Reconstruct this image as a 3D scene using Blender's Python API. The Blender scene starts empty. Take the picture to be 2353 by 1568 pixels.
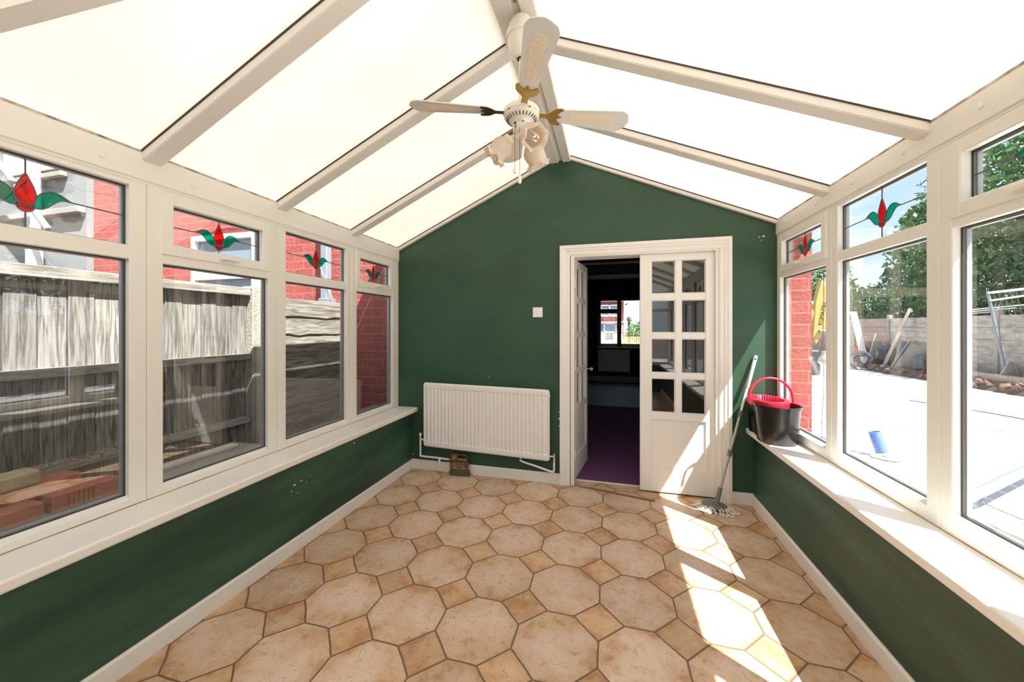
import bpy, bmesh, math, random
from mathutils import Vector, Matrix, Euler
random.seed(7)
PI = math.pi
SC = bpy.context.scene
C = SC.collection

# ------------------------------------------------------------------ camera, world, sun, exposure
cam_d = bpy.data.cameras.new('camera')
cam = bpy.data.objects.new('camera', cam_d)
C.objects.link(cam)
cam_d.sensor_width = 36.0
cam_d.lens = 36.0 * 836.5 / 2353.0
cam_d.shift_y = -(784.0 - 752.0) / 2353.0
cam_d.clip_start = 0.02
cam_d.clip_end = 500
cam.location = (0, 0, 1.35)
cam.rotation_euler = (PI / 2, 0, math.radians(14.85))
SC.camera = cam

SC.view_settings.view_transform = 'Standard'
SC.view_settings.look = 'None'
SC.view_settings.exposure = 1.0
SC.view_settings.gamma = 1.0
SC.view_settings.use_curve_mapping = False
SC.cycles.use_denoising = True
SC.cycles.max_bounces = 12
SC.cycles.diffuse_bounces = 6
SC.cycles.glossy_bounces = 6
SC.cycles.transmission_bounces = 8
SC.cycles.transparent_max_bounces = 24
SC.cycles.sample_clamp_indirect = 8
SC.cycles.caustics_reflective = False
SC.cycles.caustics_refractive = False

world = bpy.data.worlds.new('sky')
SC.world = world
world.use_nodes = True
wn = world.node_tree
wn.nodes.clear()
def wnode(t, **k):
    n = wn.nodes.new(t)
    for a, b in k.items():
        setattr(n, a, b)
    return n
w_out = wnode('ShaderNodeOutputWorld')
w_bg = wnode('ShaderNodeBackground')
w_bg.inputs['Strength'].default_value = 1.0
w_tc = wnode('ShaderNodeTexCoord')
w_sep = wnode('ShaderNodeSeparateXYZ')
w_ramp = wnode('ShaderNodeValToRGB')
w_ramp.color_ramp.elements[0].position = 0.0
w_ramp.color_ramp.elements[0].color = (0.50, 0.62, 0.75, 1)
w_ramp.color_ramp.elements[1].position = 0.7
w_ramp.color_ramp.elements[1].color = (0.20, 0.36, 0.72, 1)
w_map = wnode('ShaderNodeMapping')
w_map.inputs['Scale'].default_value = (1.0, 1.0, 2.6)
w_noise = wnode('ShaderNodeTexNoise')
w_noise.inputs['Scale'].default_value = 2.4
w_noise.inputs['Detail'].default_value = 8
w_noise.inputs['Roughness'].default_value = 0.6
w_cr = wnode('ShaderNodeValToRGB')
w_cr.color_ramp.elements[0].position = 0.44
w_cr.color_ramp.elements[0].color = (0, 0, 0, 1)
w_cr.color_ramp.elements[1].position = 0.62
w_cr.color_ramp.elements[1].color = (1, 1, 1, 1)
w_mix = wnode('ShaderNodeMixRGB')
w_mix.inputs['Color2'].default_value = (0.95, 0.96, 0.98, 1)
L = wn.links.new
L(w_tc.outputs['Generated'], w_sep.inputs[0])
L(w_sep.outputs['Z'], w_ramp.inputs[0])
L(w_tc.outputs['Generated'], w_map.inputs[0])
L(w_map.outputs[0], w_noise.inputs['Vector'])
L(w_noise.outputs['Fac'], w_cr.inputs[0])
L(w_cr.outputs[0], w_mix.inputs['Fac'])
L(w_ramp.outputs[0], w_mix.inputs['Color1'])
L(w_mix.outputs[0], w_bg.inputs['Color'])
L(w_bg.outputs[0], w_out.inputs[0])

sun_d = bpy.data.lights.new('sun', 'SUN')
sun_d.energy = 11.0
sun_d.angle = math.radians(0.53)
sun_d.color = (1.0, 0.97, 0.93)
sun = bpy.data.objects.new('sun', sun_d)
C.objects.link(sun)
sun.rotation_euler = Vector((-0.52, 0.356, -1.0)).to_track_quat('-Z', 'Y').to_euler()
sun.location = (5, -4, 9)

# ------------------------------------------------------------------ materials
def mat(name, color, rough=0.5, metal=0.0, spec=0.5, noise=None, bump=None, streak=None):
    """noise=(scale, amount, color2, stretch) mixes a second colour in; bump=(scale, strength)"""
    m = bpy.data.materials.new(name)
    m.use_nodes = True
    nt = m.node_tree
    b = nt.nodes['Principled BSDF']
    b.inputs['Base Color'].default_value = (*color, 1)
    b.inputs['Roughness'].default_value = rough
    b.inputs['Metallic'].default_value = metal
    b.inputs['Specular IOR Level'].default_value = spec
    tc = nt.nodes.new('ShaderNodeTexCoord')
    if noise:
        sc, amt, c2 = noise[:3]
        st = noise[3] if len(noise) > 3 else (1, 1, 1)
        mp = nt.nodes.new('ShaderNodeMapping')
        mp.inputs['Scale'].default_value = st
        n = nt.nodes.new('ShaderNodeTexNoise')
        n.inputs['Scale'].default_value = sc
        n.inputs['Detail'].default_value = 6
        r = nt.nodes.new('ShaderNodeValToRGB')
        r.color_ramp.elements[0].position = 0.35
        r.color_ramp.elements[1].position = 0.68
        mu = nt.nodes.new('ShaderNodeMath')
        mu.operation = 'MULTIPLY'
        mu.inputs[1].default_value = amt
        mx = nt.nodes.new('ShaderNodeMixRGB')
        mx.inputs['Color1'].default_value = (*color, 1)
        mx.inputs['Color2'].default_value = (*c2, 1)
        nt.links.new(tc.outputs['Object'], mp.inputs[0])
        nt.links.new(mp.outputs[0], n.inputs['Vector'])
        nt.links.new(n.outputs['Fac'], r.inputs[0])
        nt.links.new(r.outputs[0], mu.inputs[0])
        nt.links.new(mu.outputs[0], mx.inputs['Fac'])
        nt.links.new(mx.outputs[0], b.inputs['Base Color'])
    if bump:
        n2 = nt.nodes.new('ShaderNodeTexNoise')
        n2.inputs['Scale'].default_value = bump[0]
        n2.inputs['Detail'].default_value = 5
        bp = nt.nodes.new('ShaderNodeBump')
        bp.inputs['Strength'].default_value = bump[1]
        bp.inputs['Distance'].default_value = 0.01
        nt.links.new(tc.outputs['Object'], n2.inputs['Vector'])
        nt.links.new(n2.outputs['Fac'], bp.inputs['Height'])
        nt.links.new(bp.outputs[0], b.inputs['Normal'])
    return m

def glass_mat(name, tint=(1, 1, 1), mul=1.7, haze=0.0, hazecol=(0.8, 0.8, 0.8)):
    m = bpy.data.materials.new(name)
    m.use_nodes = True
    nt = m.node_tree
    nt.nodes.clear()
    out = nt.nodes.new('ShaderNodeOutputMaterial')
    tr = nt.nodes.new('ShaderNodeBsdfTransparent')
    tr.inputs[0].default_value = (*tint, 1)
    gl = nt.nodes.new('ShaderNodeBsdfGlossy')
    gl.inputs['Roughness'].default_value = 0.0
    gl.inputs['Color'].default_value = (1, 1, 1, 1)
    lw = nt.nodes.new('ShaderNodeLayerWeight')
    lw.inputs[0].default_value = 0.5
    p = nt.nodes.new('ShaderNodeMath'); p.operation = 'POWER'; p.inputs[1].default_value = 5
    q = nt.nodes.new('ShaderNodeMath'); q.operation = 'MULTIPLY_ADD'
    q.inputs[1].default_value = 0.96 * mul
    q.inputs[2].default_value = 0.04 * mul
    q.use_clamp = True
    mx = nt.nodes.new('ShaderNodeMixShader')
    k = nt.links.new
    k(lw.outputs['Facing'], p.inputs[0]); k(p.outputs[0], q.inputs[0]); k(q.outputs[0], mx.inputs[0])
    src = tr.outputs[0]
    if haze > 0:
        df = nt.nodes.new('ShaderNodeBsdfDiffuse'); df.inputs[0].default_value = (*hazecol, 1)
        tl = nt.nodes.new('ShaderNodeBsdfTranslucent'); tl.inputs[0].default_value = (*hazecol, 1)
        ad = nt.nodes.new('ShaderNodeMixShader'); ad.inputs[0].default_value = 0.5
        k(df.outputs[0], ad.inputs[1]); k(tl.outputs[0], ad.inputs[2])
        m2 = nt.nodes.new('ShaderNodeMixShader'); m2.inputs[0].default_value = haze
        k(tr.outputs[0], m2.inputs[1]); k(ad.outputs[0], m2.inputs[2])
        src = m2.outputs[0]
    k(src, mx.inputs[1]); k(gl.outputs[0], mx.inputs[2])
    k(mx.outputs[0], out.inputs[0])
    return m

def translucent_mat(name, color, trans=0.5, stripes=False):
    m = bpy.data.materials.new(name)
    m.use_nodes = True
    nt = m.node_tree
    nt.nodes.clear()
    k = nt.links.new
    out = nt.nodes.new('ShaderNodeOutputMaterial')
    tl = nt.nodes.new('ShaderNodeBsdfTranslucent')
    df = nt.nodes.new('ShaderNodeBsdfDiffuse')
    mx = nt.nodes.new('ShaderNodeMixShader')
    mx.inputs[0].default_value = trans
    k(df.outputs[0], mx.inputs[1]); k(tl.outputs[0], mx.inputs[2]); k(mx.outputs[0], out.inputs[0])
    tl.inputs[0].default_value = (*color, 1)
    df.inputs[0].default_value = (*color, 1)
    if stripes:
        tc = nt.nodes.new('ShaderNodeTexCoord')
        wv = nt.nodes.new('ShaderNodeTexWave')
        wv.bands_direction = 'Y'
        wv.inputs['Scale'].default_value = 16
        wv.inputs['Distortion'].default_value = 0.3
        ns = nt.nodes.new('ShaderNodeTexNoise'); ns.inputs['Scale'].default_value = 1.8; ns.inputs['Detail'].default_value = 7
        r = nt.nodes.new('ShaderNodeValToRGB')
        r.color_ramp.elements[0].color = (color[0] * .97, color[1] * .965, color[2] * .955, 1)
        r.color_ramp.elements[1].color = (*color, 1)
        r2 = nt.nodes.new('ShaderNodeValToRGB')
        r2.color_ramp.elements[0].position = 0.30
        r2.color_ramp.elements[0].color = (.95, .95, .95, 1)
        r2.color_ramp.elements[1].position = 0.55
        r2.color_ramp.elements[1].color = (1, 1, 1, 1)
        mm = nt.nodes.new('ShaderNodeMixRGB'); mm.blend_type = 'MULTIPLY'; mm.inputs[0].default_value = 1
        k(tc.outputs['Object'], wv.inputs['Vector']); k(wv.outputs['Fac'], r.inputs[0])
        k(tc.outputs['Object'], ns.inputs['Vector']); k(ns.outputs['Fac'], r2.inputs[0])
        k(r.outputs[0], mm.inputs[1]); k(r2.outputs[0], mm.inputs[2])
        k(mm.outputs[0], tl.inputs[0]); k(mm.outputs[0], df.inputs[0])
    return m

def brick_mat(name, c1, c2, mortar, bw=0.225, bh=0.085, ms=0.006, axis='XZ', bump=0.5):
    m = bpy.data.materials.new(name)
    m.use_nodes = True
    nt = m.node_tree
    k = nt.links.new
    b = nt.nodes['Principled BSDF']
    b.inputs['Roughness'].default_value = 0.75
    tc = nt.nodes.new('ShaderNodeTexCoord')
    sp = nt.nodes.new('ShaderNodeSeparateXYZ')
    cb = nt.nodes.new('ShaderNodeCombineXYZ')
    k(tc.outputs['Object'], sp.inputs[0])
    k(sp.outputs[axis[0]], cb.inputs[0]); k(sp.outputs[axis[1]], cb.inputs[1])
    br = nt.nodes.new('ShaderNodeTexBrick')
    br.inputs['Scale'].default_value = 1.0
    br.inputs['Brick Width'].default_value = bw
    br.inputs['Row Height'].default_value = bh
    br.inputs['Mortar Size'].default_value = ms
    br.inputs['Mortar Smooth'].default_value = 0.3
    br.inputs['Color1'].default_value = (*c1, 1)
    br.inputs['Color2'].default_value = (*c2, 1)
    br.inputs['Mortar'].default_value = (*mortar, 1)
    ns = nt.nodes.new('ShaderNodeTexNoise'); ns.inputs['Scale'].default_value = 4; ns.inputs['Detail'].default_value = 6
    va = nt.nodes.new('ShaderNodeMixRGB'); va.blend_type = 'ADD'; va.inputs[0].default_value = 0.012
    k(tc.outputs['Object'], ns.inputs['Vector'])
    k(cb.outputs[0], va.inputs[1]); k(ns.outputs['Color'], va.inputs[2])
    k(va.outputs[0], br.inputs['Vector'])
    hs = nt.nodes.new('ShaderNodeMixRGB'); hs.blend_type = 'MULTIPLY'; hs.inputs[0].default_value = 0.35
    n2 = nt.nodes.new('ShaderNodeTexNoise'); n2.inputs['Scale'].default_value = 9; n2.inputs['Detail'].default_value = 8
    k(tc.outputs['Object'], n2.inputs['Vector'])
    k(br.outputs['Color'], hs.inputs[1]); k(n2.outputs['Fac'], hs.inputs[2])
    k(hs.outputs[0], b.inputs['Base Color'])
    bp = nt.nodes.new('ShaderNodeBump'); bp.inputs['Strength'].default_value = bump; bp.inputs['Distance'].default_value = 0.012
    inv = nt.nodes.new('ShaderNodeMath'); inv.operation = 'MULTIPLY_ADD'; inv.inputs[1].default_value = -1; 
    n3 = nt.nodes.new('ShaderNodeTexNoise'); n3.inputs['Scale'].default_value = 35; n3.inputs['Detail'].default_value = 4
    k(tc.outputs['Object'], n3.inputs['Vector'])
    k(br.outputs['Fac'], inv.inputs[0]); k(n3.outputs['Fac'], inv.inputs[2])
    k(inv.outputs[0], bp.inputs['Height']); k(bp.outputs[0], b.inputs['Normal'])
    return m

def wood_mat(name, c1, c2, c3, stretch=(14, 14, 1.2), rough=0.85):
    m = bpy.data.materials.new(name)
    m.use_nodes = True
    nt = m.node_tree
    k = nt.links.new
    b = nt.nodes['Principled BSDF']
    b.inputs['Roughness'].default_value = rough
    tc = nt.nodes.new('ShaderNodeTexCoord')
    oi = nt.nodes.new('ShaderNodeObjectInfo')
    ad = nt.nodes.new('ShaderNodeVectorMath'); ad.operation = 'ADD'
    ml = nt.nodes.new('ShaderNodeMath'); ml.operation = 'MULTIPLY'; ml.inputs[1].default_value = 37.0
    mp = nt.nodes.new('ShaderNodeMapping'); mp.inputs['Scale'].default_value = stretch
    n1 = nt.nodes.new('ShaderNodeTexNoise'); n1.inputs['Scale'].default_value = 2.6; n1.inputs['Detail'].default_value = 9
    n1.inputs['Distortion'].default_value = 1.2
    wv = nt.nodes.new('ShaderNodeTexNoise'); wv.inputs['Scale'].default_value = 7; wv.inputs['Detail'].default_value = 3
    r = nt.nodes.new('ShaderNodeValToRGB')
    r.color_ramp.elements[0].position = 0.36; r.color_ramp.elements[0].color = (*c1, 1)
    r.color_ramp.elements[1].position = 0.58; r.color_ramp.elements[1].color = (*c2, 1)
    mx = nt.nodes.new('ShaderNodeMixRGB'); mx.inputs['Color2'].default_value = (*c3, 1)
    mr = nt.nodes.new('ShaderNodeValToRGB'); mr.color_ramp.elements[0].position = .5; mr.color_ramp.elements[1].position = .8
    mr.color_ramp.elements[1].color = (.6, .6, .6, 1)
    k(oi.outputs['Random'], ml.inputs[0]); k(tc.outputs['Object'], ad.inputs[0]); k(ml.outputs[0], ad.inputs[1])
    k(ad.outputs[0], mp.inputs[0]); k(mp.outputs[0], n1.inputs['Vector']); k(mp.outputs[0], wv.inputs['Vector'])
    k(n1.outputs['Fac'], r.inputs[0]); k(r.outputs[0], mx.inputs['Color1'])
    k(wv.outputs['Fac'], mr.inputs[0]); k(mr.outputs[0], mx.inputs['Fac'])
    vr = nt.nodes.new('ShaderNodeMapRange'); vr.inputs['To Min'].default_value = .72; vr.inputs['To Max'].default_value = 1.12
    mv = nt.nodes.new('ShaderNodeMixRGB'); mv.blend_type = 'MULTIPLY'; mv.inputs[0].default_value = 1
    k(oi.outputs['Random'], vr.inputs['Value']); k(mx.outputs[0], mv.inputs[1]); k(vr.outputs['Result'], mv.inputs[2])
    k(mv.outputs[0], b.inputs['Base Color'])
    bp = nt.nodes.new('ShaderNodeBump'); bp.inputs['Strength'].default_value = 0.5; bp.inputs['Distance'].default_value = .004
    k(n1.outputs['Fac'], bp.inputs['Height']); k(bp.outputs[0], b.inputs['Normal'])
    return m

def tile_mat():
    m = bpy.data.materials.new('octagon_tiles')
    m.use_nodes = True
    nt = m.node_tree
    k = nt.links.new
    b = nt.nodes['Principled BSDF']
    def M(op, a, c=None, clamp=False):
        n = nt.nodes.new('ShaderNodeMath'); n.operation = op; n.use_clamp = clamp
        for i, v in enumerate((a, c)):
            if v is None: continue
            if isinstance(v, (int, float)): n.inputs[i].default_value = v
            else: k(v, n.inputs[i])
        return n.outputs[0]
    tc = nt.nodes.new('ShaderNodeTexCoord')
    wob = nt.nodes.new('ShaderNodeTexNoise'); wob.inputs['Scale'].default_value = 9; wob.inputs['Detail'].default_value = 2
    k(tc.outputs['Object'], wob.inputs['Vector'])
    sp = nt.nodes.new('ShaderNodeSeparateXYZ'); k(tc.outputs['Object'], sp.inputs[0])
    P = 0.35195
    wx = M('MULTIPLY', M('SUBTRACT', wob.outputs['Fac'], .5), .022)
    U = M('ADD', M('DIVIDE', M('SUBTRACT', sp.outputs['X'], -0.395), P), wx)
    V = M('ADD', M('DIVIDE', M('SUBTRACT', sp.outputs['Y'], 2.069), P), wx)
    iu = M('FLOOR', M('ADD', U, .5)); iv = M('FLOOR', M('ADD', V, .5))
    fu = M('ABSOLUTE', M('SUBTRACT', U, iu)); fv = M('ABSOLUTE', M('SUBTRACT', V, iv))
    s = M('SUBTRACT', M('ADD', fu, fv), 0.322)       # <0 inside small square
    insq = M('LESS_THAN', s, 0.0)
    dsq = M('MULTIPLY', M('ABSOLUTE', s), 0.7071)
    dline = M('MINIMUM', fu, fv)
    dline2 = M('ADD', dline, M('MULTIPLY', insq, 10))
    d = M('MINIMUM', dsq, dline2)                     # distance to grout centre, in lattice units
    mr = nt.nodes.new('ShaderNodeMapRange'); mr.interpolation_type = 'SMOOTHSTEP'
    mr.inputs['From Min'].default_value = 0.007; mr.inputs['From Max'].default_value = 0.014
    k(d, mr.inputs['Value'])
    tilefac = mr.outputs['Result']
    # ids
    cu = M('FLOOR', U); cv = M('FLOOR', V)
    idc = nt.nodes.new('ShaderNodeCombineXYZ')
    ida = M('ADD', M('MULTIPLY', iu, insq), M('MULTIPLY', cu, M('SUBTRACT', 1, insq)))
    idb = M('ADD', M('MULTIPLY', iv, insq), M('MULTIPLY', cv, M('SUBTRACT', 1, insq)))
    k(ida, idc.inputs[0]); k(idb, idc.inputs[1]); k(insq, idc.inputs[2])
    wnz = nt.nodes.new('ShaderNodeTexWhiteNoise'); k(idc.outputs[0], wnz.inputs['Vector'])
    # mottling, shifted per tile
    off = nt.nodes.new('ShaderNodeVectorMath'); off.operation = 'MULTIPLY_ADD'
    off.inputs[1].default_value = (7, 7, 7)
    k(wnz.outputs['Color'], off.inputs[0]); k(tc.outputs['Object'], off.inputs[2])
    n1 = nt.nodes.new('ShaderNodeTexNoise'); n1.inputs['Scale'].default_value = 7; n1.inputs['Detail'].default_value = 9; n1.inputs['Roughness'].default_value = .62
    k(off.outputs[0], n1.inputs['Vector'])
    n2 = nt.nodes.new('ShaderNodeTexNoise'); n2.inputs['Scale'].default_value = 26; n2.inputs['Detail'].default_value = 8; n2.inputs['Roughness'].default_value = .7
    k(off.outputs[0], n2.inputs['Vector'])
    edge = nt.nodes.new('ShaderNodeMapRange'); edge.inputs['From Min'].default_value = 0.0; edge.inputs['From Max'].default_value = 0.30
    k(d, edge.inputs['Value'])
    mix_in = M('ADD', M('MULTIPLY', n1.outputs['Fac'], 1.0), M('MULTIPLY', edge.outputs['Result'], 0.16))
    r = nt.nodes.new('ShaderNodeValToRGB')
    e = r.color_ramp.elements
    e[0].position = .40; e[0].color = (.50, .285, .150, 1)
    e[1].position = .70; e[1].color = (.70, .53, .40, 1)
    x = e.new(.52); x.color = (.61, .42, .27, 1)
    k(mix_in, r.inputs[0])
    r2 = nt.nodes.new('ShaderNodeValToRGB')
    e = r2.color_ramp.elements
    e[0].position = .32; e[0].color = (.55, .42, .28, 1)
    e[1].position = .47; e[1].color = (1, 1, 1, 1)
    k(n2.outputs['Fac'], r2.inputs[0])
    m1 = nt.nodes.new('ShaderNodeMixRGB'); m1.blend_type = 'MULTIPLY'; m1.inputs[0].default_value = .55
    k(r.outputs[0], m1.inputs[1]); k(r2.outputs[0], m1.inputs[2])
    sqc = nt.nodes.new('ShaderNodeMixRGB'); sqc.blend_type = 'MULTIPLY'
    sqc.inputs['Color2'].default_value = (.95, .88, .76, 1)
    k(insq, sqc.inputs[0]); k(m1.outputs[0], sqc.inputs[1])
    val = nt.nodes.new('ShaderNodeMapRange'); val.inputs['To Min'].default_value = .88; val.inputs['To Max'].default_value = 1.06
    k(wnz.outputs['Value'], val.inputs['Value'])
    m2 = nt.nodes.new('ShaderNodeMixRGB'); m2.blend_type = 'MULTIPLY'; m2.inputs[0].default_value = 1
    k(sqc.outputs[0], m2.inputs[1]); k(val.outputs['Result'], m2.inputs[2])
    # fine cracks
    vo = nt.nodes.new('ShaderNodeTexNoise'); vo.inputs['Scale'].default_value = 5; vo.inputs['Detail'].default_value = 10; vo.inputs['Distortion'].default_value = 1.5
    k(off.outputs[0], vo.inputs['Vector'])
    cr = M('LESS_THAN', M('ABSOLUTE', M('SUBTRACT', vo.outputs['Fac'], .5)), .0035)
    crk = M('MULTIPLY', cr, M('GREATER_THAN', n1.outputs['Fac'], .55))
    m3 = nt.nodes.new('ShaderNodeMixRGB'); m3.inputs['Color2'].default_value = (.28, .17, .09, 1)
    k(M('MULTIPLY', crk, .7), m3.inputs[0]); k(m2.outputs[0], m3.inputs[1])
    fin = nt.nodes.new('ShaderNodeMixRGB'); fin.inputs['Color1'].default_value = (.20, .125, .07, 1)
    k(tilefac, fin.inputs[0]); k(m3.outputs[0], fin.inputs[2])
    k(fin.outputs[0], b.inputs['Base Color'])
    b.inputs['Roughness'].default_value = .42
    b.inputs['Specular IOR Level'].default_value = .35
    bp = nt.nodes.new('ShaderNodeBump'); bp.inputs['Strength'].default_value = .6; bp.inputs['Distance'].default_value = .004
    hh = M('ADD', M('MULTIPLY', tilefac, 1.0), M('MULTIPLY', n2.outputs['Fac'], .25))
    k(hh, bp.inputs['Height']); k(bp.outputs[0], b.inputs['Normal'])
    return m

PVC = mat('cream_pvc', (.81, .785, .725), .38, noise=(1.3, .35, (.84, .82, .77), (1, 1, .6)))
SILL = mat('sill_board', (.85, .82, .765), .35, noise=(2.2, .3, (.80, .75, .68)))
RAFT = mat('rafter_plastic', (.78, .755, .71), .5, noise=(2, .3, (.72, .69, .64)))
PAINT = mat('white_gloss_paint', (.83, .80, .755), .35, noise=(3, .25, (.78, .74, .69)), bump=(18, .08))
SKIRT = mat('skirting_paint', (.80, .77, .73), .45, noise=(4, .35, (.70, .66, .60)), bump=(25, .12))
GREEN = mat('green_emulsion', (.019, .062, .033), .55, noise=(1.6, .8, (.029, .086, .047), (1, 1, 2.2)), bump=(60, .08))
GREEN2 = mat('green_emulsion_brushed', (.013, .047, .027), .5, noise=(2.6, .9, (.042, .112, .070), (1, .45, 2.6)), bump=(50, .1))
ROOFM = translucent_mat('polycarbonate', (.97, .95, .895), .335, True)
GASK = mat('black_gasket', (.03, .025, .02), .6)
BROWNG = mat('brown_gasket', (.06, .04, .025), .7)
ALU = mat('spacer_bar', (.30, .33, .34), .4, metal=.3)
GLASS = glass_mat('window_glass', (.97, .985, .975), 1.55, haze=.007)
DGLASS = glass_mat('door_glass', (.93, .95, .93), 1.3)
REDG = glass_mat('red_film', (.90, .03, .03), 1.0, haze=.32, hazecol=(.72, .03, .03))
GRNG = glass_mat('green_film', (.02, .62, .45), 1.0, haze=.30, hazecol=(.0, .42, .28))
LEAD = mat('lead_strip', (.12, .115, .11), .5)
BLACK = mat('black_plastic', (.006, .006, .0065), .25)
DKMET = mat('dark_screw', (.1, .09, .07), .4, metal=.8)
REDP = mat('red_plastic', (.72, .015, .05), .35)
GREYP = mat('grey_plastic', (.13, .14, .13), .45)
LGREYP = mat('pale_grey_plastic', (.50, .53, .55), .4)
TUBE = mat('mop_tube', (.45, .44, .40), .3, metal=.5)
COTTON = mat('mop_cotton', (.72, .68, .58), .95)
RADW = mat('radiator_enamel', (.84, .80, .77), .3)
WHITEP = mat('white_plastic', (.86, .84, .80), .35)
BRASS = mat('brass', (.62, .43, .14), .3, metal=.9, noise=(30, .5, (.45, .30, .10)))
DBRASS = mat('dark_brass', (.10, .075, .03), .4, metal=.7)  # darker brass, used only for the first blade's bracket
CHROME = mat('chrome', (.7, .7, .68), .2, metal=1)
CANE = mat('cane_weave', (.80, .70, .56), .8)
FANW = mat('fan_enamel', (.80, .76, .68), .3)
BLADEW = mat('blade_laminate', (.70, .70, .67), .4)
SHADE = translucent_mat('frosted_shade', (.90, .82, .72), .45)
CFL = mat('lamp_tube', (.88, .86, .80), .3)
BRICKR = brick_mat('painted_brick', (.42, .085, .07), (.37, .07, .058), (.47, .17, .135), bw=.24, bh=.086, ms=.006)
RENDER_G = mat('grey_render', (.17, .185, .19), .85, noise=(1.2, .8, (.25, .255, .25)), bump=(7, .5))
FWOOD = wood_mat('weathered_boards', (.10, .09, .075), (.30, .285, .26), (.07, .055, .04), stretch=(22, 22, 1.3))
FWOODH = wood_mat('weathered_lap', (.09, .08, .065), (.29, .265, .23), (.045, .055, .025), stretch=(14, 1.2, 14))
RAILW = wood_mat('fence_rail', (.19, .17, .14), (.36, .34, .30), (.13, .10, .08), stretch=(14, 1.2, 14))
CONC = mat('concrete', (.34, .31, .265), .9, noise=(22, .6, (.23, .21, .18)), bump=(60, .6))
SLAB = mat('fresh_concrete', (.60, .59, .56), .9, noise=(.9, .5, (.47, .455, .42)), bump=(6, .3))
DIRT = mat('soil', (.13, .08, .055), .95, noise=(5, .8, (.08, .05, .035)), bump=(9, 1.0))
RBRK = mat('loose_brick', (.44, .15, .085), .85, noise=(8, .6, (.32, .12, .08)), bump=(40, .5))
YSTN = mat('yellow_block', (.52, .42, .24), .9, noise=(14, .7, (.28, .24, .17)), bump=(30, .8))
LEAF1 = mat('leaf_green', (.12, .25, .06), .55, noise=(1.2, .8, (.035, .08, .025)))
LEAF2 = mat('leaf_bright', (.17, .30, .06), .55, noise=(3, .9, (.06, .14, .03)))
LEAF3 = mat('leaf_dark', (.075, .16, .045), .55, noise=(1.0, .9, (.02, .05, .018)))
BARK = mat('bark', (.10, .075, .055), .9, bump=(14, .8))
YEL = mat('machine_yellow', (.50, .33, .08), .45, noise=(5, .5, (.36, .26, .11)))
DARKM = mat('machine_dark', (.03, .03, .032), .6)
RUB = mat('tyre_rubber', (.035, .035, .037), .8, bump=(30, .4))
PLANK = wood_mat('scrap_timber', (.42, .31, .20), (.62, .52, .40), (.25, .16, .10))
WPLANK = mat('white_board', (.80, .77, .70), .7, noise=(3, .5, (.62, .57, .48)))
GALV = mat('galvanised_tube', (.19, .22, .25), .45, metal=.2)
WIREM = mat('galvanised_wire', (.25, .25, .245), .5)
BLUEP = mat('blue_duct', (.06, .20, .62), .5)
PSHEET = glass_mat('polythene', (.75, .8, .82), 2.0, haze=.55, hazecol=(.75, .8, .84))
CARPET = mat('purple_carpet', (.15, .05, .16), .95, noise=(14, .5, (.10, .035, .11)), bump=(220, .5))
GREYFL = mat('grey_floor', (.22, .24, .27), .6, noise=(3, .6, (.13, .15, .17)))
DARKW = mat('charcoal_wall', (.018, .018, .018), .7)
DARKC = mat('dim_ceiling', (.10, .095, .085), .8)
WOODB = mat('shed_wood', (.62, .34, .14), .7)

# ------------------------------------------------------------------ mesh helpers
def link(o):
    C.objects.link(o); return o
def tag(o, label=None, cat=None, group=None, kind=None):
    if label: o['label'] = label
    if cat: o['category'] = cat
    if group: o['group'] = group
    if kind: o['kind'] = kind
    return o
def thing(name, label, cat, loc=(0, 0, 0), rz=0, group=None, kind=None):
    o = bpy.data.objects.new(name, None); link(o)
    o.empty_display_size = .1
    o.location = loc; o.rotation_euler = (0, 0, rz)
    return tag(o, label, cat, group, kind)
def obj(name, bm, m, parent=None, smooth=False, loc=None, rot=None):
    me = bpy.data.meshes.new(name)
    bm.normal_update()
    bm.to_mesh(me); bm.free()
    me.materials.append(m)
    if smooth:
        for p in me.polygons: p.use_smooth = True
        me.set_sharp_from_angle(angle=math.radians(38))
    o = bpy.data.objects.new(name, me); link(o)
    if parent: o.parent = parent
    if loc: o.location = loc
    if rot: o.rotation_euler = rot
    return o
def nb(): return bmesh.new()
def box(bm, x0, x1, y0, y1, z0, z1, bev=0, M=None, seg=1):
    r = bmesh.ops.create_cube(bm, size=1)
    vs = r['verts']
    bmesh.ops.scale(bm, vec=(abs(x1 - x0), abs(y1 - y0), abs(z1 - z0)), verts=vs)
    bmesh.ops.translate(bm, vec=((x0 + x1) / 2, (y0 + y1) / 2, (z0 + z1) / 2), verts=vs)
    if bev:
        es = list({e for v in vs for e in v.link_edges})
        q = bmesh.ops.bevel(bm, geom=es, offset=bev, segments=seg, affect='EDGES', profile=.5)
        vs = list({v for f in q['faces'] for v in f.verts} | {v for v in vs if v.is_valid})
    if M is not None:
        bmesh.ops.transform(bm, matrix=M, verts=vs)
    return vs
def B(x0, x1, y0, y1, z0, z1, bev=0, seg=1):
    bm = nb(); box(bm, x0, x1, y0, y1, z0, z1, bev, seg=seg); return bm
def frame_of(a, b):
    d = (b - a)
    q = d.to_track_quat('Z', 'Y').to_matrix().to_4x4()
    return Matrix.Translation(a) @ q, d.length
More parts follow.
